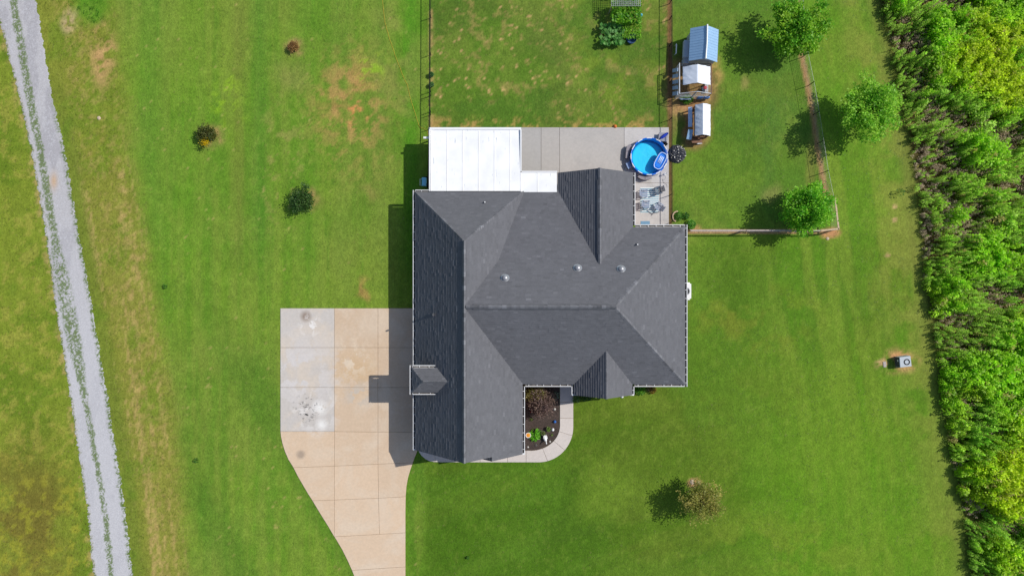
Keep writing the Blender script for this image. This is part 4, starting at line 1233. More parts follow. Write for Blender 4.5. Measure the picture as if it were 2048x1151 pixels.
for k in range(nseg):
    a0 = 2 * PI * k / nseg; 
    def pt(a, r=PR + 0.02, z=0.82): return Vector((pc_.x + r * math.cos(a), pc_.y + r * math.sin(a), z))
    MB().tube([pt(a0 + 0.14), pt(a0 + 2 * PI / nseg / 2), pt(a0 + 2 * PI / nseg - 0.14)], 0.034, 6).build('top_rail', M_liner, pool)
    MB().tube([pt(a0 - 0.14), pt(a0), pt(a0 + 0.14)], 0.043, 8).build('rail_joint', M_white, pool)
    MB().tube([pt(a0, PR + 0.05, 0.8), pt(a0, PR + 0.14, 0.08)], 0.025, 6).build('leg', M_white, pool)

# the float on the water
fc = G(1320, 322, 0.68); ang = math.radians(62)
R = Matrix.Rotation(ang, 3, 'Z')
flo = thing('pool_float', 'blue inflatable lounger with white stripes on the pool water', 'pool float', (fc.x, fc.y, 0.66))
def oval(a, b, n, z, sc=1.0):
    out = []
    for k in range(n + 1):
        t = 2 * PI * k / n
        c, s_ = math.cos(t), math.sin(t)
        e = 0.62
        out.append(fc + R @ Vector((a * sc * abs(c) ** e * (1 if c >= 0 else -1), b * sc * abs(s_) ** e * (1 if s_ >= 0 else -1), z)))
    return out
M_fl = mat('blue_vinyl', (0.02, 0.2, 0.72), rough=0.3, var=0.04)
M_flw = mat('pale_vinyl', (0.7, 0.78, 0.86), rough=0.3, var=0.03)
MB().tube(oval(0.72, 0.36, 28, 0.05), 0.085, 8, False).build('ring_tube', M_fl, flo, smooth=True)
MB().tube(oval(0.74, 0.375, 28, 0.12), 0.03, 6, False).build('piping', M_flw, flo, smooth=True)
MB().box(fc + Vector((0, 0, 0.02)), (1.3, 0.56, 0.05), R).build('bed', M_fl, flo)
for k in (-1, 0, 1):
    MB().tube([fc + R @ Vector((-0.22, 0.13 * k, 0.055)), fc + R @ Vector((0.42, 0.13 * k, 0.055))], 0.036, 6).build('stripe', M_flw, flo, smooth=True)
MB().bbox(fc + R @ Vector((-0.5, 0, 0.06)), (0.24, 0.42, 0.09), R, 0.03).build('pillow', M_fl, flo)

# curved grey benches, a stool and a chair by the pool
M_grey = mat('grey_resin', A(150, 144, 150), rough=0.7, var=0.08)
M_greyb = mat('blue_grey_resin', A(150, 174, 214), rough=0.6, var=0.06)
M_dgrey = mat('dark_wicker', (0.035, 0.038, 0.043), rough=0.8, var=0.2, scale=20)
def bench(label, cells, z=0.55):
    c = G(*cells[0][0])
    t = thing('curved_bench', label, 'bench', (c.x, c.y, 0.08), 0, 'grey benches round the pool')
    for cell in cells:
        pl = ccw([tuple(G(x, y, z)[:2]) for x, y in cell])
        MB().prism(inset(pl, 0.012), z - 0.07, z, 0.015).build('seat', M_grey, t)
        MB().prism(inset(pl, 0.05), 0.08, z - 0.072).build('base', M_dgrey, t)
    return t
bench('grey curved bench left of the pool, its seat in two pieces', [[(1253, 293), (1259, 287.5), (1264, 291.5), (1259.5, 302.5), (1251.5, 302.5)], [(1251.5, 302.5), (1259.5, 302.5), (1256.5, 317), (1250.5, 316.5)]])
bench('grey curved bench below the pool, above the striped rug', [[(1274.5, 354), (1279.5, 347.5), (1290, 350), (1290, 360.5), (1282, 358.5)], [(1290, 350), (1303.5, 350), (1304, 357.5), (1290, 360.5)]])
st = thing('square_stool', 'small blue grey stool with a pale edge, lower left of the pool', 'stool', (*G(1258, 331)[:2], 0.08))
pl = ccw([tuple(G(x, y, 0.5)[:2]) for x, y in ((1251.5, 327), (1259, 322.5), (1264.5, 333.5), (1256.5, 338))])
MB().prism(pl, 0.45, 0.5, 0.01).build('top', M_greyb, st)
cx = sum(p[0] for p in pl) / 4; cy = sum(p[1] for p in pl) / 4
for x, y in pl:
    MB().box((cx + (x - cx) * 0.84, cy + (y - cy) * 0.84, 0.265), (0.05, 0.05, 0.37), 0.5).build('leg', M_dgrey, st)
MB().box(((pl[0][0] + pl[1][0]) / 2, (pl[0][1] + pl[1][1]) / 2, 0.51), (0.04, 0.04, 0.02), 0).build('trim', M_white, st)

tb = thing('side_table', 'grey square table in the patio corner above the pool', 'table', (*G(1326, 275)[:2], 0.08))
c = G(1326, 274, 0.45)
MB().bbox((c.x, c.y, 0.46), (0.78, 0.74, 0.05), -0.12, 0.015).build('table_top', mat('slate_grey', A(150, 152, 164), rough=0.6, var=0.08), tb)
for sx in (-1, 1):
    for sy in (-1, 1):
        MB().box((c.x + sx * 0.31, c.y + sy * 0.29, 0.255), (0.05, 0.05, 0.35), -0.12).build('leg', M_dgrey, tb)
um = thing('folded_umbrella', 'folded royal blue umbrella lying across the grey table', 'umbrella', (*c[:2], 0.49))
a, b = G(1321, 277, 0.55), G(1336.5, 265.5, 0.58)
MB().tube([a, a.lerp(b, 0.25), a.lerp(b, 0.55), a.lerp(b, 0.9), b], [0.05, 0.13, 0.14, 0.1, 0.03], 9).build('canopy', mat('royal_blue_cloth', (0.01, 0.04, 0.4), rough=0.8, var=0.2, scale=7, bump=0.03, bscale=14), um)
MB().tube([a + (a - b).normalized() * 0.35 + Vector((0, 0, -0.02)), a], 0.025, 6).build('pole', M_black, um)
pm = thing('pool_pump', 'black pool pump on the slab between pool and fence', 'pump', (*G(1330, 286)[:2], 0.08))
c = G(1329, 285, 0.2)
MB().lathe([(0.15, 0), (0.16, 0.3), (0.13, 0.36), (0.02, 0.38)], 12, (c.x, c.y, 0.08), True).build('tank', M_black, pm)
MB().bbox((c.x + 0.1, c.y - 0.18, 0.2), (0.34, 0.2, 0.22), 0.6, 0.03).build('motor', M_black, pm)

# crumpled black cover
def lump(name, m, c, r, hz, label, cat, seed, sub=4, rough=0.35, freq=4, ridged=True, flat=0.0):
    bm = bmesh.new(); bmesh.ops.create_icosphere(bm, subdivisions=sub, radius=1)
    for v in bm.verts:
        d = v.co.copy()
        f = 0
        for o_ in range(3):
            nz = mnoise.noise(d * freq * 2 ** o_ + Vector((seed, seed * 2, 0)))
            f += (1 - 2 * abs(nz) if ridged else nz) * 0.5 ** o_
        k = 1 + rough * f * 0.5
        v.co = Vector((d.x * r * k, d.y * r * k, max(-0.02, d.z * hz * k)))
    bm.verts.index_update()
    mb = MB(); mb.add([v.co + Vector(c) for v in bm.verts], [[v.index for v in f.verts] for f in bm.faces]); bm.free()
    o = mb.build(name, m, None, c)
    return tag(o, label, cat)
lump('crumpled_cover', mat('black_plastic', (0.035, 0.036, 0.042), rough=0.28, var=0.2, spec=0.6), G(1353, 308), 0.6, 0.34, 'crumpled heap of black plastic sheet beside the fence and pool', 'plastic sheet', 3, 5, 0.5, 3.6)
lump('toy_ball', mat('orange_plastic', (0.6, 0.16, 0.03), rough=0.5, var=0.1), G(1230, 253, 0.0) + Vector((0, 0, 0.0)), 0.17, 0.24, 'small orange ball at the top edge of the patio', 'ball', 5, 3, 0.06, 2, False)

# striped rug and the four plastic chairs
def rug_mat():
    m = bpy.data.materials.new('striped_rug'); m.use_nodes = True
    nt = m.node_tree; N = nt.nodes; L = nt.links; p = N['Principled BSDF']; p.inputs['Roughness'].default_value = 0.9
    tc = N.new('ShaderNodeTexCoord'); sx = N.new('ShaderNodeSeparateXYZ'); L.new(tc.outputs['Object'], sx.inputs[0])
    mu = N.new('ShaderNodeMath'); mu.operation = 'MULTIPLY'; mu.inputs[1].default_value = 6.0; L.new(sx.outputs[1], mu.inputs[0])
    fr = N.new('ShaderNodeMath'); fr.operation = 'FRACT'; L.new(mu.outputs[0], fr.inputs[0])
    cr = N.new('ShaderNodeValToRGB'); cr.color_ramp.interpolation = 'CONSTANT'
    el = cr.color_ramp.elements; el[0].position = 0; el[0].color = (0.75, 0.76, 0.74, 1); el[1].position = 0.55; el[1].color = (*A(120, 186, 206), 1)
    e = el.new(0.8); e.color = (*A(70, 110, 140), 1)
    L.new(fr.outputs[0], cr.inputs[0]); L.new(cr.outputs[0], p.inputs['Base Color'])
    return m
a, b = G(1280, 425.5), G(1317, 375)
rc = (a + b) / 2
rug = MB().bbox((rc.x, rc.y, 0.088), (b.x - a.x, b.y - a.y, 0.012), None, 0.004).build('striped_rug', rug_mat(), None, (rc.x, rc.y, 0.083))
tag(rug, 'blue and white striped outdoor rug under the plastic chairs', 'rug')

M_ch = mat('blue_grey_plastic', A(150, 160, 182), rough=0.5, var=0.06)
M_chd = mat('dark_grey_plastic', A(92, 104, 120), rough=0.5, var=0.06)
def chair(label, mseat):
    t = thing('plastic_chair', label, 'chair', (0, 0, 0), 0, 'plastic chairs round the striped rug')
    s = MB()          # slatted seat, front towards +x
    for k in range(5):
        s.bbox((0.02, -0.2 + k * 0.1, 0.42 - 0.0 * k), (0.5, 0.078, 0.03), None, 0.008)
    s.bbox((0.28, 0, 0.415), (0.06, 0.52, 0.04), None, 0.012); s.bbox((-0.2, 0, 0.405), (0.06, 0.48, 0.03), None, 0.01)
    s.build('seat', mseat, t)
    Rb = Matrix.Rotation(math.radians(-24), 3, 'Y')
    for k in range(5):
        MB().bbox(Vector((-0.22, 0, 0.42)) + Rb @ Vector((0, -0.19 + 0.095 * k, 0.26)), (0.03, 0.068, 0.5), Rb, 0.008).build('back_slat', mseat, t)
    bk = MB()
    bk.bbox(Vector((-0.22, 0, 0.42)) + Rb @ Vector((0, 0, 0.53)), (0.04, 0.52, 0.07), Rb, 0.015)
    bk.bbox(Vector((-0.22, 0, 0.42)) + Rb @ Vector((0, 0, 0.27)), (0.022, 0.46, 0.05), Rb, 0.008)
    bk.build('backrest', mseat, t)
    for sy in (-1, 1):
        MB().bbox((0.02, sy * 0.29, 0.64), (0.58, 0.08, 0.035), None, 0.012).build('armrest', mseat, t)
        for x0, x1 in ((0.24, 0.29), (-0.22, -0.3)):
            MB().tube([(x0, sy * 0.28, 0.625), (x0, sy * 0.27, 0.4), (x1, sy * 0.29, 0.0)], [0.03, 0.034, 0.026], 6).build('leg', mseat, t)
    return t
ch = chair('upper left plastic chair on the striped rug, its back to the house', M_ch)
spots = [(1287, 387, 0.0, 'x'), (1291, 409, -0.06, 'lower left plastic chair on the striped rug, its back to the house'),
         (1316, 381, PI + 0.28, 'dark slatted plastic chair at the upper right of the rug, turned to the house'),
         (1317, 414, PI - 0.62, 'plastic chair at the lower right of the rug, turned aslant')]
for i, (x, y, rz, lab) in enumerate(spots):
    p = G(x, y, 0.4); loc = (p.x, p.y, 0.094 if i < 2 else 0.094)
    if i == 0:
        ch.location = loc; ch.rotation_euler = (0, 0, rz)
    else:
        c = dup(ch, loc, rz, lab)
        if i == 2:
            for k in kids(c):
                k.data = k.data.copy(); k.data.materials[0] = M_chd
# little white spigot light with its cord
sp = thing('hose_spigot', 'white spigot with a thin cord on the slab right of the pool', 'spigot', (*G(1329, 349)[:2], 0.08))
c = G(1329, 349)
MB().lathe([(0.1, 0), (0.1, 0.05), (0.03, 0.07), (0.03, 0.4), (0.08, 0.42), (0.08, 0.5), (0.02, 0.52)], 10, (c.x, c.y, 0.08), True).build('stand', M_white, sp)
cp = [(1330, 350), (1331, 356), (1327, 361), (1324, 358), (1326, 364), (1329, 367), (1333, 369), (1334, 375)]
MB().tube([(*G(x, y)[:2], 0.09) for x, y in cp], 0.012, 4).build('cord', M_wire, sp)
bl = thing('door_mat', 'small pale blue mat against the back wall of the patio', 'mat', (*G(1290, 446)[:2], 0.08))
c = G(1290, 445.6); MB().bbox((c.x, c.y - 0.0, 0.09), (0.8, 0.3, 0.015), None, 0.004).build('mat', mat('blue_mat', A(120, 160, 190), rough=0.9, var=0.15, scale=12), bl)

# ------------------------------------------------------------------ heat pump, utility box, cart
hp = thing('heat_pump', 'white outdoor heat pump against the right wall of the house', 'heat pump', (*G(1371, 582)[:2], 0))
a = G(1376.5, 582, 0.85)
MB().box((a.x - 0.08, a.y, 0.05), (0.8, 1.5, 0.1)).build('pad', M_walk, hp)
MB().bbox((a.x - 0.15, a.y, 0.475), (0.82, 1.3, 0.75), None, 0.03).build('casing', M_white, hp)
tmp = MB().lathe([(0.36, 0.0), (0.36, 0.02), (0.3, 0.02)], 24, (a.x - 0.2, a.y + 0.0, 0.85)); tmp.build('fan_ring', M_galv, hp)
g_ = MB(); g_.lathe([(0.3, 0), (0.01, 0.004)], 20, (a.x - 0.2, a.y, 0.856), True); g_.build('fan_grille', mat('dark_grille', (0.03, 0.032, 0.035), rough=0.5), hp)
for dy in (-0.68, 0.68):
    MB().box((a.x - 0.05, a.y + dy, 0.2), (0.3, 0.06, 0.2)).build('bracket', M_white, hp)

ub = thing('utility_box', 'grey metal utility box with a black ring on bare earth', 'utility box', (*G(1797, 723)[:2], 0))
zt = 0.78
pl = ccw([tuple(G(x, y, zt)[:2]) for x, y in ((1799, 714), (1821, 711), (1823.5, 732), (1800.5, 734.5))])
MB().prism(pl, 0.05, zt, 0.02).build('casing', mat('grey_sheet_metal', A(186, 194, 200), rough=0.5, var=0.05), ub)
c = G(1813.7, 723.3, zt)
MB().lathe([(0.175, 0.0), (0.2, 0.035), (0.25, 0.035), (0.27, 0.0)], 20, (c.x, c.y, zt + 0.002)).build('ring', M_black, ub)
f0, f1_ = G(1799, 714, zt), G(1800.5, 734.5, zt)
d = (f1_ - f0); mid = (f0 + f1_) / 2
nrm = Vector((-1, 0.07, 0)).normalized()
R = Matrix.Rotation(math.atan2(d.y, d.x), 3, 'Z')
MB().box((mid.x - 0.012, mid.y, 0.4), (d.length * 0.92, 0.02, 0.62), R).build('front_panel', mat('dark_panel', (0.06, 0.068, 0.075), rough=0.5), ub)
MB().box((mid.x - 0.032, mid.y + 0.12, 0.52), (0.16, 0.02, 0.16), R).build('plate', M_white, ub)
MB().prism(inset(pl, 0.03), -0.02, 0.05).build('pad', mat('pad_concrete', A(170, 160, 150), rough=0.9), ub)
pv = MB().bbox((*G(1769, 728)[:2], 0.02), (0.28, 0.5, 0.06), 0.1, 0.02).build('paving_stone', mat('worn_paver', A(186, 174, 166), rough=0.9, var=0.2, scale=9), None, (*G(1769, 728)[:2], 0))
tag(pv, 'pale paving stone on bare earth left of the utility box', 'paving stone')

ct = thing('garden_cart', 'bright blue tub cart in the shade by the back fence', 'cart', (*G(846, 364)[:2], 0))
c = G(848, 363, 0.6)
MB().prism([(c.x - 0.19, c.y - 0.36), (c.x + 0.19, c.y - 0.36), (c.x + 0.19, c.y + 0.36), (c.x - 0.19, c.y + 0.36)], 0.25, 0.62, 0.03).build('tub', mat('sky_blue_plastic', (0.25, 0.68, 0.9), rough=0.4, var=0.04), ct)
MB().tube([(c.x - 0.2, c.y - 0.3, 0.5), (c.x - 0.34, c.y - 0.34, 0.6), (c.x - 0.34, c.y + 0.22, 0.6), (c.x - 0.2, c.y + 0.22, 0.5)], 0.025, 6).build('handle', M_white, ct)
for sy in (0.42, -0.28):
    wmb = MB(); tmp = MB().lathe([(0.05, -0.05), (0.2, -0.05), (0.22, 0), (0.2, 0.05), (0.05, 0.05)], 14)
    R = Matrix.Rotation(PI / 2, 3, 'X' if sy > 0 else 'Y')
    wmb.add([R @ Vector(v) + Vector((c.x + (0.1 if sy > 0 else 0.23), c.y + sy, 0.22)) for v in tmp.v], tmp.f); wmb.build('wheel', M_black, ct)

# ------------------------------------------------------------------ coops
M_blueroof = mat('pale_blue_metal', A(154, 190, 226), rough=0.38, var=0.05, scale=2)
M_siding = mat('grey_siding', A(186, 190, 200), rough=0.8, var=0.08)
cp1 = thing('chicken_coop', 'coop with a pale blue ribbed metal roof beside the fence', 'chicken coop', (*G(1396, 96)[:2], 0))
cN = UV(373.5, -502, 0); cS = UV(370.5, -439, 0)
ax = (cS - cN); Lc = ax.length; ax.normalize(); rt = Vector((-ax.y, ax.x, 0))      # rt points right (east)
if rt.x < 0: rt = -rt
hw = 27.5 / PPM; ze, zr = 1.8, 2.62
npan = 12
for side in (-1, 1):
    for k in range(npan):
        a0 = cN + ax * (Lc * k / npan + 0.012); a1 = cN + ax * (Lc * (k + 1) / npan - 0.012)
        dz = random.uniform(0, 0.012)
        P = [a0 + Vector((0, 0, zr + dz)), a1 + Vector((0, 0, zr + dz)), a1 + rt * side * hw + Vector((0, 0, ze + dz)), a0 + rt * side * hw + Vector((0, 0, ze + dz))]
        mb = MB().slab3(P, 0.02)
        a2 = cN + ax * (Lc * (k + 1) / npan)
        mb.tube([a2 + Vector((0, 0, zr + 0.005)), a2 + rt * side * hw + Vector((0, 0, ze + 0.005))], 0.022, 5)
        mb.build('roof_panel', M_blueroof, cp1)
MB().tube([cN + Vector((0, 0, zr + 0.03)) - ax * 0.05, cN + ax * Lc * 0.5 + rt * 0.03 + Vector((0, 0, zr + 0.04)), cS + Vector((0, 0, zr + 0.03)) + ax * 0.05], 0.07, 6).build('ridge_cap', M_white, cp1)
w_ = MB(); cc = (cN + cS) / 2
R = Matrix((rt, -ax, Vector((0, 0, 1)))).transposed()
w_.box(cc + Vector((0, 0, 0.95)), (hw * 1.75, Lc * 0.92, 1.86), R)
for e in (cN + ax * 0.12, cS - ax * 0.12):
    w_.add([e + rt * hw * 0.88 + Vector((0, 0, 1.88)), e - rt * hw * 0.88 + Vector((0, 0, 1.88)), e + Vector((0, 0, 2.48)), e + rt * hw * 0.88 + Vector((0, 0, 1.88)) + ax * 0.03, e - rt * hw * 0.88 + Vector((0, 0, 1.88)) + ax * 0.03, e + Vector((0, 0, 2.48)) + ax * 0.03], [(0, 1, 2), (5, 4, 3)])
w_.build('wall', M_siding, cp1)
nb = cc - rt * (hw * 0.88 + 0.22) + ax * 0.1
MB().bbox(nb + Vector((0, 0, 0.85)), (0.44, 1.45, 0.5), R, 0.02).build('nest_box', mat('pale_siding', A(196, 204, 216), rough=0.7, var=0.06), cp1)
MB().box(nb + ax * 0.95 + Vector((0.05, 0, 0.5)), (0.36, 0.5, 0.8), R).build('side_hutch', M_siding, cp1)
MB().box(nb - rt * 0.75 - ax * 0.1 + Vector((0, 0, 0.55)), (0.08, 0.8, 0.06), R).build('perch_rail', M_white, cp1)
for e in (-0.5, 0.35):
    MB().box(nb - rt * 0.75 - ax * 0.1 + ax * e * 0.9 + Vector((0, 0, 0.26)), (0.06, 0.06, 0.54), R).build('perch_leg', M_white, cp1)

run = thing('chicken_run', 'wire chicken run half roofed by a white tarp', 'chicken run', (*G(1386, 165)[:2], 0))
x0, x1 = G(1359, 160, 1.7).x, G(1423, 160, 1.7).x
yT, yB = G(1380, 127, 1.7).y, G(1380, 187, 1.7).y
zt = 1.7
M_pvc = mat('white_pipe', (0.62, 0.64, 0.68), rough=0.5, var=0.1)
M_dk = mat('dark_frame', (0.05, 0.045, 0.045), rough=0.7)
for x in (x0, (x0 + x1) / 2, x1):
    for y in (yT, (yT + yB) / 2, yB):
        if abs(x - (x0 + x1) / 2) < 0.01 and abs(y - yT) > 0.01 and abs(y - yB) > 0.01: continue
        MB().tube([(x, y, 0), (x, y, zt + (0.56 if abs(x - (x0 + x1) / 2) < 0.01 and y == yB else 0.05))], 0.035, 6).build('post', M_pvc if x < x1 - 0.1 else M_browntimber, run)
for y in (yT, yB, (yT * 0.35 + yB * 0.65)):
    MB().tube([(x0, y, zt), ((x0 + x1) / 2, y, zt + (0.58 if y == yB else 0.3)), (x1, y, zt)] if y == yB else [(x0, y, zt - 0.12), (x1, y, zt - 0.12)], 0.028, 6).build('rafter', M_dk if y != yB else M_pvc, run)
for x in (x0, x1):
    MB().tube([(x, yT, zt), (x, yB, zt)], 0.04, 6).build('side_rail', M_browntimber if x > x0 else M_pvc, run)
MB().tube([(x0 + 0.2, yB, 0.9), (x1 - 0.1, yB, 0.9)], 0.025, 6).build('mid_rail', M_pvc, run)
wm = MB()
wires(wm, (x0, yT, 0), (x0, yB, 0), 0.05, zt, 12, 0.16, 0.006); wires(wm, (x1, yT, 0), (x1, yB, 0), 0.05, zt, 12, 0.16, 0.006); wires(wm, (x0, yB, 0), (x1, yB, 0), 0.05, zt, 12, 0.16, 0.006)
wm.build('wire_mesh', M_wire, run)
# the tarp: a creased sheet over the frame
tx0, tx1 = G(1366, 150, 1.75).x, G(1421, 150, 1.75).x
ty0, ty1 = G(1390, 130.5, 2.1).y, G(1390, 169.5, 1.75).y
ridge_x = G(1395.5, 150, 2.36).x
def tarp(name, x0, x1, y0, y1, rx, ze, zr, parent, seed, drop=0.0, nxx=34, nyy=30, fold=0.05, mt=None):
    V = []; F = []
    for j in range(nyy + 1):
        for i in range(nxx + 1):
            x = x0 + (x1 - x0) * i / nxx; y = y0 + (y1 - y0) * j / nyy
            t = (x - x0) / (rx - x0) if x < rx else (x1 - x) / (x1 - rx)
            z = ze + (zr - ze) * max(0, min(1, t)) ** 0.9
            cn = mnoise.noise(Vector((x * 1.3 + y * 1.6, x * 0.4, seed))) 
            cr = mnoise.noise(Vector(((x * 0.55 + y) * 2.6, (x - y * 0.55) * 0.35, seed + 3)))
            z += fold * (max(0.0, 1 - abs(cr) * 5) + 0.5 * (1 - abs(cn) * 2.2)) * (1 - t * 0.8)
            ex = 0.03 * mnoise.noise(Vector((y * 4, seed, 0))) if i in (0, nxx) else 0
            ey = 0.04 * mnoise.noise(Vector((x * 3, seed, 4))) if j in (0, nyy) else 0
            V.append((x + ex, y + ey, z))
    w = nxx + 1
    for j in range(nyy):
        for i in range(nxx):
            F.append((j * w + i, (j + 1) * w + i, (j + 1) * w + i + 1, j * w + i + 1))
    V2 = [(x, y, z - 0.012) for x, y, z in V]; n = len(V)
    F2 = [tuple(n + k for k in f[::-1]) for f in F]
    mb = MB(); mb.add(V + V2, F + F2)
    return mb.build(name, mt or M_tarp, parent, smooth=True)
tarp('tarp', tx0, tx1, ty0, ty1, ridge_x, 1.66, 2.36, run, 3.3, fold=0.035)
# blue strips along the foot of the run
M_bstrip = mat('blue_slats', A(184, 204, 236), rough=0.6, var=0.12)
for k in range(7):
    x = G(1361 + k * 3.0, 192, 0.5).x
    MB().box((x, yB - 0.1, 0.42), (0.1, 0.06, 0.75), Matrix.Rotation(0.35, 3, 'X')).build('slat', M_bstrip, run)
for k in range(5):
    y = yT - 0.25 - k * 0.5
    MB().box((x0 - 0.12, y, 0.7), (0.05, 0.3, 0.95), Matrix.Rotation(0.25, 3, 'Y') @ Matrix.Rotation(0.2, 3, 'X')).build('slat', M_bstrip, run)
for xa, xb in ((1395, 1406), (1408, 1419)):
    a, b = G(xa, 189, 0.6).x, G(xb, 189, 0.6).x
    MB().bbox(((a + b) / 2, yB - 0.02, 0.45), (b - a, 0.14, 0.55), None, 0.03).build('blue_panel', mat('blue_panel', A(96, 150, 220), rough=0.5, var=0.1), run)
# diagonal brace
MB().tube([(G(1384, 195, 1.0).x, yB, 0.5), (G(1410, 170, 1.75).x, (yT * 0.35 + yB * 0.65), zt - 0.1)], 0.03, 6).build('brace', M_dk, run)
fd = thing('feeder', 'red topped poultry feeder inside the wire run', 'feeder', (*G(1409, 176)[:2], 0))
c = G(1411, 175, 0.5)
MB().lathe([(0.2, 0.0), (0.22, 0.05), (0.13, 0.08), (0.13, 0.38)], 14, (c.x, c.y, 0.05), True).build('hopper', M_pvc, fd)
MB().lathe([(0.16, 0.38), (0.15, 0.44), (0.03, 0.48)], 14, (c.x, c.y, 0.055), True).build('lid', mat('red_plastic', (0.55, 0.08, 0.1), rough=0.5), fd)
bn = MB().bbox((*G(1413, 176, 0.3)[:2], 0.17), (0.3, 0.7, 0.3), None, 0.02)
tag(bn.build('nest_crate', mat('pale_crate', A(200, 200, 200), rough=0.7), None, (*G(1413, 176, 0.3)[:2], 0.02)), 'pale crate beside the red feeder in the run', 'crate')

cp2 = thing('small_coop', 'low timber coop under a creased white tarp', 'chicken coop', (*G(1402, 245)[:2], 0))
x0, x1 = G(1390, 240, 1.35).x, G(1421, 240, 1.35).x
y0, y1 = G(1400, 209, 1.4).y, G(1400, 271, 1.4).y
rx = G(1406.5, 240, 1.86).x
tarp('tarp', x0, x1, y0, y1, rx, 1.3, 1.86, cp2, 8.8, fold=0.05)
for x in (x0 + 0.08, x1 - 0.08):
    for y in (y0 - 0.1, y1 + 0.1):
        MB().box((x, y, 0.66), (0.09, 0.09, 1.34)).build('post', M_browntimber, cp2)
for y in (y0 - 0.1, y1 + 0.1):
    MB().box(((x0 + x1) / 2, y, 0.3), (x1 - x0 - 0.3, 0.06, 0.5)).build('end_board', M_browntimber, cp2)
MB().box((x1 - 0.08, (y0 + y1) / 2, 0.4), (0.05, y0 - y1 - 0.4, 0.7)).build('side_board', M_browntimber, cp2)
MB().box((x0 + 0.06, (y0 + y1) / 2, 0.9), (0.06, y0 - y1 - 0.35, 0.08)).build('side_rail', M_browntimber, cp2)
xs = x0 - 0.28
MB().box((xs, (y0 * 0.65 + y1 * 0.35), 0.85), (0.34, 1.7, 0.03), Matrix.Rotation(-0.35, 3, 'Y')).build('side_flap', M_bstrip, cp2)
MB().box((x0 - 0.32, y1 + 0.2, 0.9), (0.42, 0.85, 0.03), Matrix.Rotation(-0.3, 3, 'Y') @ Matrix.Rotation(-0.2, 3, 'Z')).build('front_flap', mat('pale_blue_panel', A(150, 184, 216), rough=0.6), cp2)
ap = MB().box(((x0 + x1) / 2 - 0.3, y1 - 0.18, 0.5), (0.9, 0.03, 0.8), Matrix.Rotation(0.9, 3, 'X')); ap.build('ramp', M_browntimber, cp2)
wf = thing('water_trough', 'small white trough with two dark openings below the low coop', 'trough', (*G(1398, 286)[:2], 0))
c = G(1399, 285, 0.2)
MB().bbox((c.x, c.y, 0.13), (0.42, 0.24, 0.24), 0.08, 0.02).build('tub', M_white, wf)
for sx in (-0.09, 0.09):
    MB().box((c.x + sx, c.y + 0.01, 0.254), (0.12, 0.12, 0.008), 0.08).build('opening', M_black, wf)

# ------------------------------------------------------------------ vegetable corner
def plant(name, label, cat, px, py, r, h, n, leaf, c1, c2, asp=0.7, group=None, rx=None, ry=None, zlo=0.05, stem=True, square=False):
    p = G(px, py)
    t = thing(name, label, cat, p, 0, group)
    rx = rx or r; ry = ry or r
    a = rng.random(n) * 2 * PI; rr = np.sqrt(rng.random(n))
    z = zlo + (h - zlo) * (1 - rr ** 2 * 0.55) * rng.uniform(0.55, 1.0, n)
    P = np.stack([p.x + np.cos(a) * rr * rx, p.y + np.sin(a) * rr * ry, z], -1)
    if square:
        bx = rng.uniform(-1, 1, n); by = rng.uniform(-1, 1, n)
        e = 0.9 + 0.25 * fbm(bx * 3 + 5, by * 3 + 9, 17, 2)
        P = np.stack([p.x + bx * rx * e, p.y + by * ry * e, zlo + (h - zlo) * rng.uniform(0.45, 1, n) * (0.72 + 0.5 * fbm(bx * 2.2, by * 2.2, 19, 3))], -1)
    D = np.stack([np.cos(a), np.sin(a), rng.uniform(-0.3, 0.5, n)], -1) + rng.normal(0, 0.4, (n, 3))
    k = rng.random((n, 1)); col = (np.array(c1) * (1 - k) + np.array(c2) * k) * rng.normal(1, 0.13, (n, 1)).clip(0.6, 1.4)
    V, F, cc = leaf_cloud(P, D, rng.uniform(0.75, 1.25, n) * leaf, asp, col)
    mesh_np('leaves', V, F, cc, M_leaf, t)
    if stem:
        mb = MB()
        for k in range(max(3, min(14, n // 12))):
            j = rng.integers(0, n)
            mb.tube([(p.x + (P[j, 0] - p.x) * 0.3, p.y + (P[j, 1] - p.y) * 0.3, 0), tuple(P[j])], 0.012, 4)
        mb.build('stems', mat('green_stem', (0.05, 0.1, 0.03), rough=0.7), t)
    return t

tl = thing('wire_trellis', 'galvanised wire grid trellis above the bean vines', 'trellis', (*G(1250, 0)[:2], 0))
x0, x1 = G(1223, 0, 1.6).x, G(1281, 0, 1.6).x
yb, yt = G(0, 12, 1.6).y, G(0, -30, 1.6).y
wm = MB()
for k in range(16):
    x = x0 + (x1 - x0) * k / 15; wm.tube([(x, yb, 1.6), (x, yt, 1.6)], 0.016, 4)
for k in range(12):
    y = yb + (yt - yb) * k / 11; wm.tube([(x0, y, 1.6), (x1, y, 1.6)], 0.016, 4)
wm.build('grid', M_wire, tl)
for x in (x0, x1):
    for y in (yb, yt):
        MB().tube([(x, y, 0), (x, y, 1.62)], 0.025, 6).build('post', M_wire, tl)
bv = plant('bean_vine', 'thick bright bean vines climbing below the wire trellis', 'bean vines', 1248, 34, 1.2, 1.55, 1150, 0.21, A(70, 150, 24), A(150, 206, 44), 0.7, None, 1.22, 0.98, 0.3, True, True)
plant('squash_plant', 'sprawling dark squash plant with broad leaves below the bean vines', 'squash plant', 1223, 74, 1.0, 0.75, 230, 0.36, A(78, 154, 58), A(146, 200, 108), 0.85, None, 0.95, 0.85, 0.1, True, True)
plant('pepper_plant', 'yellow green pepper plant beside the navy planter', 'pepper plant', 1261, 67, 0.6, 0.85, 520, 0.19, A(100, 176, 34), A(164, 214, 60), 0.5, None, 0.8, 0.68, 0.15, True, True)
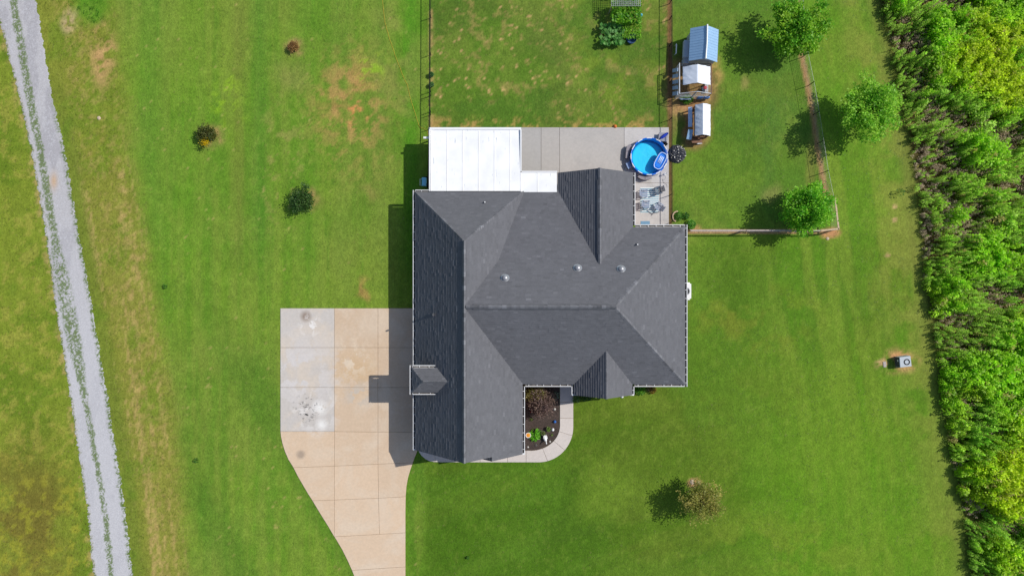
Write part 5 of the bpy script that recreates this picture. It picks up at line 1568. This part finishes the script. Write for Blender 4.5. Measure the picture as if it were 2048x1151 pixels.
plant('vine_clump', 'dark leafy clump at the top edge left of the wire trellis', 'vine', 1225, -22, 0.8, 1.9, 600, 0.18, A(56, 112, 28), A(90, 146, 40), 0.7)
np_ = thing('round_planter', 'navy blue round planter below the yellow green peppers', 'planter', (*G(1263, 78)[:2], 0))
c = G(1263, 77, 0.3)
MB().lathe([(0.38, 0), (0.42, 0.3), (0.44, 0.32), (0.4, 0.32), (0.37, 0.24), (0.02, 0.24)], 24, (c.x, c.y, 0.0), True).build('tub', mat('navy_plastic', (0.01, 0.05, 0.15), rough=0.5), np_)
lump('watering_can', mat('cyan_plastic', (0.1, 0.5, 0.6), rough=0.4), G(1282, 31), 0.13, 0.3, 'small cyan jug beside the bean vines', 'jug', 4, 3, 0.12, 1.5, False)
lump('terracotta_pot', mat('terracotta', A(196, 140, 104), rough=0.9), G(1203, 70), 0.16, 0.22, 'small terracotta pot in the shade of the squash', 'pot', 9, 3, 0.1, 2, False)
plant('run_weed', 'leafy green weed between the wire run and the low coop', 'weed', 1372, 200, 0.5, 0.5, 260, 0.17, A(60, 140, 30), A(130, 190, 60), 0.6, None, 0.55, 0.4)

# potted plants on the left fence
for k, (x, y, lab) in enumerate(((863.5, 151, 'upper small potted plant against the left fence'), (864, 171, 'lower small potted plant against the left fence'))):
    t = plant('potted_plant', lab, 'potted plant', x, y, 0.22, 0.5, 90, 0.11, A(60, 120, 60), A(110, 160, 80), 0.6, 'potted plants on the left fence', zlo=0.28)
    p = G(x, y)
    MB().lathe([(0.15, 0), (0.2, 0.28), (0.21, 0.3), (0.17, 0.3), (0.16, 0.22), (0.02, 0.22)], 14, (p.x, p.y, 0), True).build('pot', M_dgrey, t)

# ------------------------------------------------------------------ things in the mulch bed and round the house
plant('hosta', 'bright green hosta with broad leaves in the mulch bed', 'hosta', 1071, 868, 0.5, 0.42, 44, 0.4, A(96, 180, 30), A(140, 214, 50), 0.52)
plant('red_azalea', 'small red azalea left of the purple maple', 'azalea', 1064, 820, 0.2, 0.4, 90, 0.1, A(190, 40, 52), A(150, 50, 50), 0.7)
for x, y, lab, g1_, dirt in ((1086, 864, 'grey pot with wilted brown plant in the mulch bed', A(120, 120, 70), 1), (1097, 856, 'grey pot with a green plant near the walk', A(140, 180, 70), 0)):
    t = plant('flower_pot', lab, 'flower pot', x, y, 0.2, 0.44, 60, 0.13, g1_, A(110, 140, 60), 0.6, 'pots in the mulch bed', zlo=0.3)
    p = G(x, y)
    MB().lathe([(0.15, 0), (0.2, 0.3), (0.22, 0.32), (0.18, 0.32), (0.17, 0.26), (0.02, 0.26)], 16, (p.x, p.y, 0.03), True).build('pot', mat('grey_pot', A(120, 112, 104), rough=0.8), t)
bw = thing('feeder_bowl', 'white rimmed bowl of orange feed at the garage corner of the bed', 'bowl', (*G(1055, 868)[:2], 0.03))
c = G(1056.5, 869.5, 0.6)
MB().lathe([(0.05, 0), (0.06, 0.42), (0.2, 0.5), (0.23, 0.6), (0.19, 0.6), (0.17, 0.54)], 20, (c.x, c.y, 0.03), True).build('bowl', M_white, bw)
MB().lathe([(0.18, 0.575), (0.09, 0.6), (0.01, 0.605)], 18, (c.x, c.y, 0.03), True).build('feed', mat('orange_feed', (0.75, 0.3, 0.02), rough=0.7), bw)
# goose: one smooth body
def goose():
    p = G(1090, 875)
    t = thing('goose_statue', 'white goose statue standing in the mulch bed', 'statue', (p.x, p.y, 0.035))
    pts = [(-0.05, 0.34, 0.30), (-0.03, 0.2, 0.27), (0.0, 0.0, 0.26), (0.04, -0.16, 0.31), (0.07, -0.24, 0.44), (0.08, -0.27, 0.56), (0.09, -0.33, 0.62), (0.1, -0.43, 0.6)]
    rad = [0.015, 0.09, 0.15, 0.115, 0.055, 0.045, 0.055, 0.012]
    MB().tube([Vector(p) + Vector(q_) for q_ in pts], rad, 10).build('body', M_white, t, smooth=True)
    for s_ in (-1, 1):
        MB().tube([Vector(p) + Vector((0.02 + s_ * 0.13, 0.0, 0.3)), Vector(p) + Vector((0.0 + s_ * 0.12, 0.2, 0.3)), Vector(p) + Vector((-0.02 + s_ * 0.05, 0.36, 0.31))], [0.06, 0.05, 0.01], 6).build('wing', M_white, t)
        MB().tube([Vector(p) + Vector((s_ * 0.06, -0.02, 0.03)), Vector(p) + Vector((s_ * 0.06, -0.01, 0.16))], 0.02, 6).build('leg', mat('orange_plastic', (0.6, 0.16, 0.03)), t)
goose()
lump('gazing_ball', mat('blue_glass', (0.03, 0.13, 0.42), rough=0.12, var=0.05), G(1109.5, 842) + Vector((0, 0, 0.13)), 0.13, 0.13, 'small blue glass ball in the mulch near the walk', 'glass ball', 2, 3, 0.0, 1, False)
lump('white_ornament', M_white, G(1105.5, 858) + Vector((0, 0, 0.03)), 0.13, 0.22, 'small white ornament between the pots and the walk', 'ornament', 6, 3, 0.35, 2, False)
for k, (x, y, lab) in enumerate(((1109, 817, 'grey stone at the shade line in the mulch bed'), (1100, 882, 'pale pebble by the curve of the walk'), (1056, 893, 'pale pebble at the lower left of the mulch bed'), (1072, 889, 'dark flat stone low in the mulch bed'))):
    lump('garden_stone', mat('stone_%s' % ('dark' if k == 3 else 'pale'), A(*((90, 84, 80) if k == 3 else (196, 190, 182))), rough=0.9, var=0.2), G(x, y) + Vector((0, 0, 0.03)), 0.09 + 0.04 * (k == 0 or k == 3), 0.07 + 0.1 * (k == 0), lab, 'stone', k + 2, 2, 0.3, 1.5, False)
for x, y, r, lab in ((1062, 838, 0.14, 'wispy green seedling below the maple'), (1103, 868, 0.12, 'yellow green seedling right of the goose'), (1066, 858, 0.13, 'small green seedling above the hosta')):
    plant('seedling', lab, 'seedling', x, y, r, 0.2, 26, 0.09, A(110, 150, 50), A(150, 170, 80), 0.45)
for x, y, lab in ((1112, 788, 'upper pale leaved plant in the porch shade'), (1106, 795, 'lower pale leaved plant in the porch shade')):
    plant('porch_plant', lab, 'plant', x, y, 0.32, 0.4, 40, 0.2, A(90, 110, 80), A(150, 170, 140), 0.5)
plant('grass_clump', 'spiky ornamental grass clump by the front gable and the walk', 'ornamental grass', 1152, 797, 0.3, 0.5, 60, 0.3, A(90, 140, 60), A(150, 180, 110), 0.2)
plant('foundation_shrub', 'dark shrub in the shade under the front gable', 'shrub', 1172, 790, 0.5, 0.7, 180, 0.14, A(50, 90, 34), A(80, 120, 50), 0.6)
plant('foundation_shrub', 'bright green shrub under the eave right of the front gable', 'shrub', 1279, 778, 0.5, 0.6, 260, 0.14, A(70, 140, 30), A(120, 180, 40), 0.6)
plant('chrysanthemum', 'round orange brown chrysanthemum under the front eave', 'flower', 1304, 778, 0.34, 0.5, 260, 0.1, A(168, 124, 40), A(120, 110, 40), 0.7)
plant('dry_flower', 'faded grey green flower between the bright shrub and the orange one', 'flower', 1296, 777, 0.2, 0.4, 90, 0.1, A(140, 140, 80), A(150, 130, 90), 0.7)
lump('white_stone', M_white, G(1244, 792), 0.14, 0.16, 'white stone on the grass below the front gable', 'stone', 3, 3, 0.4, 2, False)
plant('corner_plant', 'leafy plant inside the stone edging at the patio corner', 'plant', 1357, 433, 0.4, 0.4, 130, 0.16, A(70, 130, 40), A(120, 180, 60), 0.6)
plant('corner_shrub', 'bright shrub at the right rear corner of the house', 'shrub', 1381, 449, 0.42, 0.55, 200, 0.15, A(70, 150, 40), A(130, 196, 70), 0.6)
plant('corner_plant', 'small dark plant between the edging stones and the corner shrub', 'plant', 1371, 432, 0.3, 0.35, 100, 0.14, A(50, 110, 30), A(90, 150, 50), 0.6)
# curved row of edging stones
for k in range(7):
    a = math.radians(95 + k * 24)
    x, y = 1354 + 9 * math.cos(a), 433 - 10 * math.sin(a)
    o = MB().bbox((*G(x, y)[:2], 0.06), (0.2, 0.13, 0.12), -a if False else (PI / 2 + a), 0.03).build('edging_stone', mat('edging_block', A(206, 180, 150), rough=0.9, var=0.15), None, (*G(x, y)[:2], 0))
    tag(o, 'tan edging stone in the short curved row at the patio corner', 'edging stone', 'edging stones at the patio corner')
# rock pile bits and saplings on the lawns
for k, (x, y, r, lab) in enumerate(((198, 236, 0.16, 'pale rock in the weeds right of the gravel road'), (1384, 963, 0.2, 'left rock on the earth mound by the olive tree'), (1397, 964, 0.17, 'right rock on the earth mound by the olive tree'), (1655, 477, 0.14, 'white rock on bare earth below the timber corner'))):
    lump('rock', mat('pale_rock', A(206, 184, 160), rough=0.9, var=0.2), G(x, y), r, r * 0.6, lab, 'rock', k + 11, 3, 0.4, 1.6, False)
for x, y, h, lab in ((1796, 386, 0.9, 'lone dark sapling on the right lawn near the thicket'), (333, 572, 0.5, 'tiny sapling on the left lawn beside the rough strip'), (395, 919, 0.5, 'tiny sapling on the lower left lawn'), (936, 1113, 0.3, 'tiny pale seedling on the bottom lawn')):
    plant('sapling', lab, 'sapling', x, y, h * 0.4, h, 60, 0.12, A(60, 120, 40), A(120, 170, 60), 0.5)

hs = [(762, -40), (765, 0), (770, 45), (775, 65), (790, 110), (805, 150), (815, 170), (820, 195), (830, 225), (837, 250), (842, 256), (849, 257), (855, 262), (857, 275)]
hp_ = []
for i in range(len(hs) - 1):
    for k in range(6):
        t = k / 6; x = hs[i][0] + (hs[i + 1][0] - hs[i][0]) * t; y = hs[i][1] + (hs[i + 1][1] - hs[i][1]) * t
        hp_.append((*G(x + 1.2 * mnoise.noise(Vector((y / 12, 0, 1))), y)[:2], 0.025))
o = MB().tube(hp_, 0.015, 5).build('garden_hose', mat('yellow_hose', A(206, 180, 60), rough=0.5, var=0.08), None, hp_[60])
tag(o, 'thin yellow hose snaking down the left lawn to the patio', 'hose')
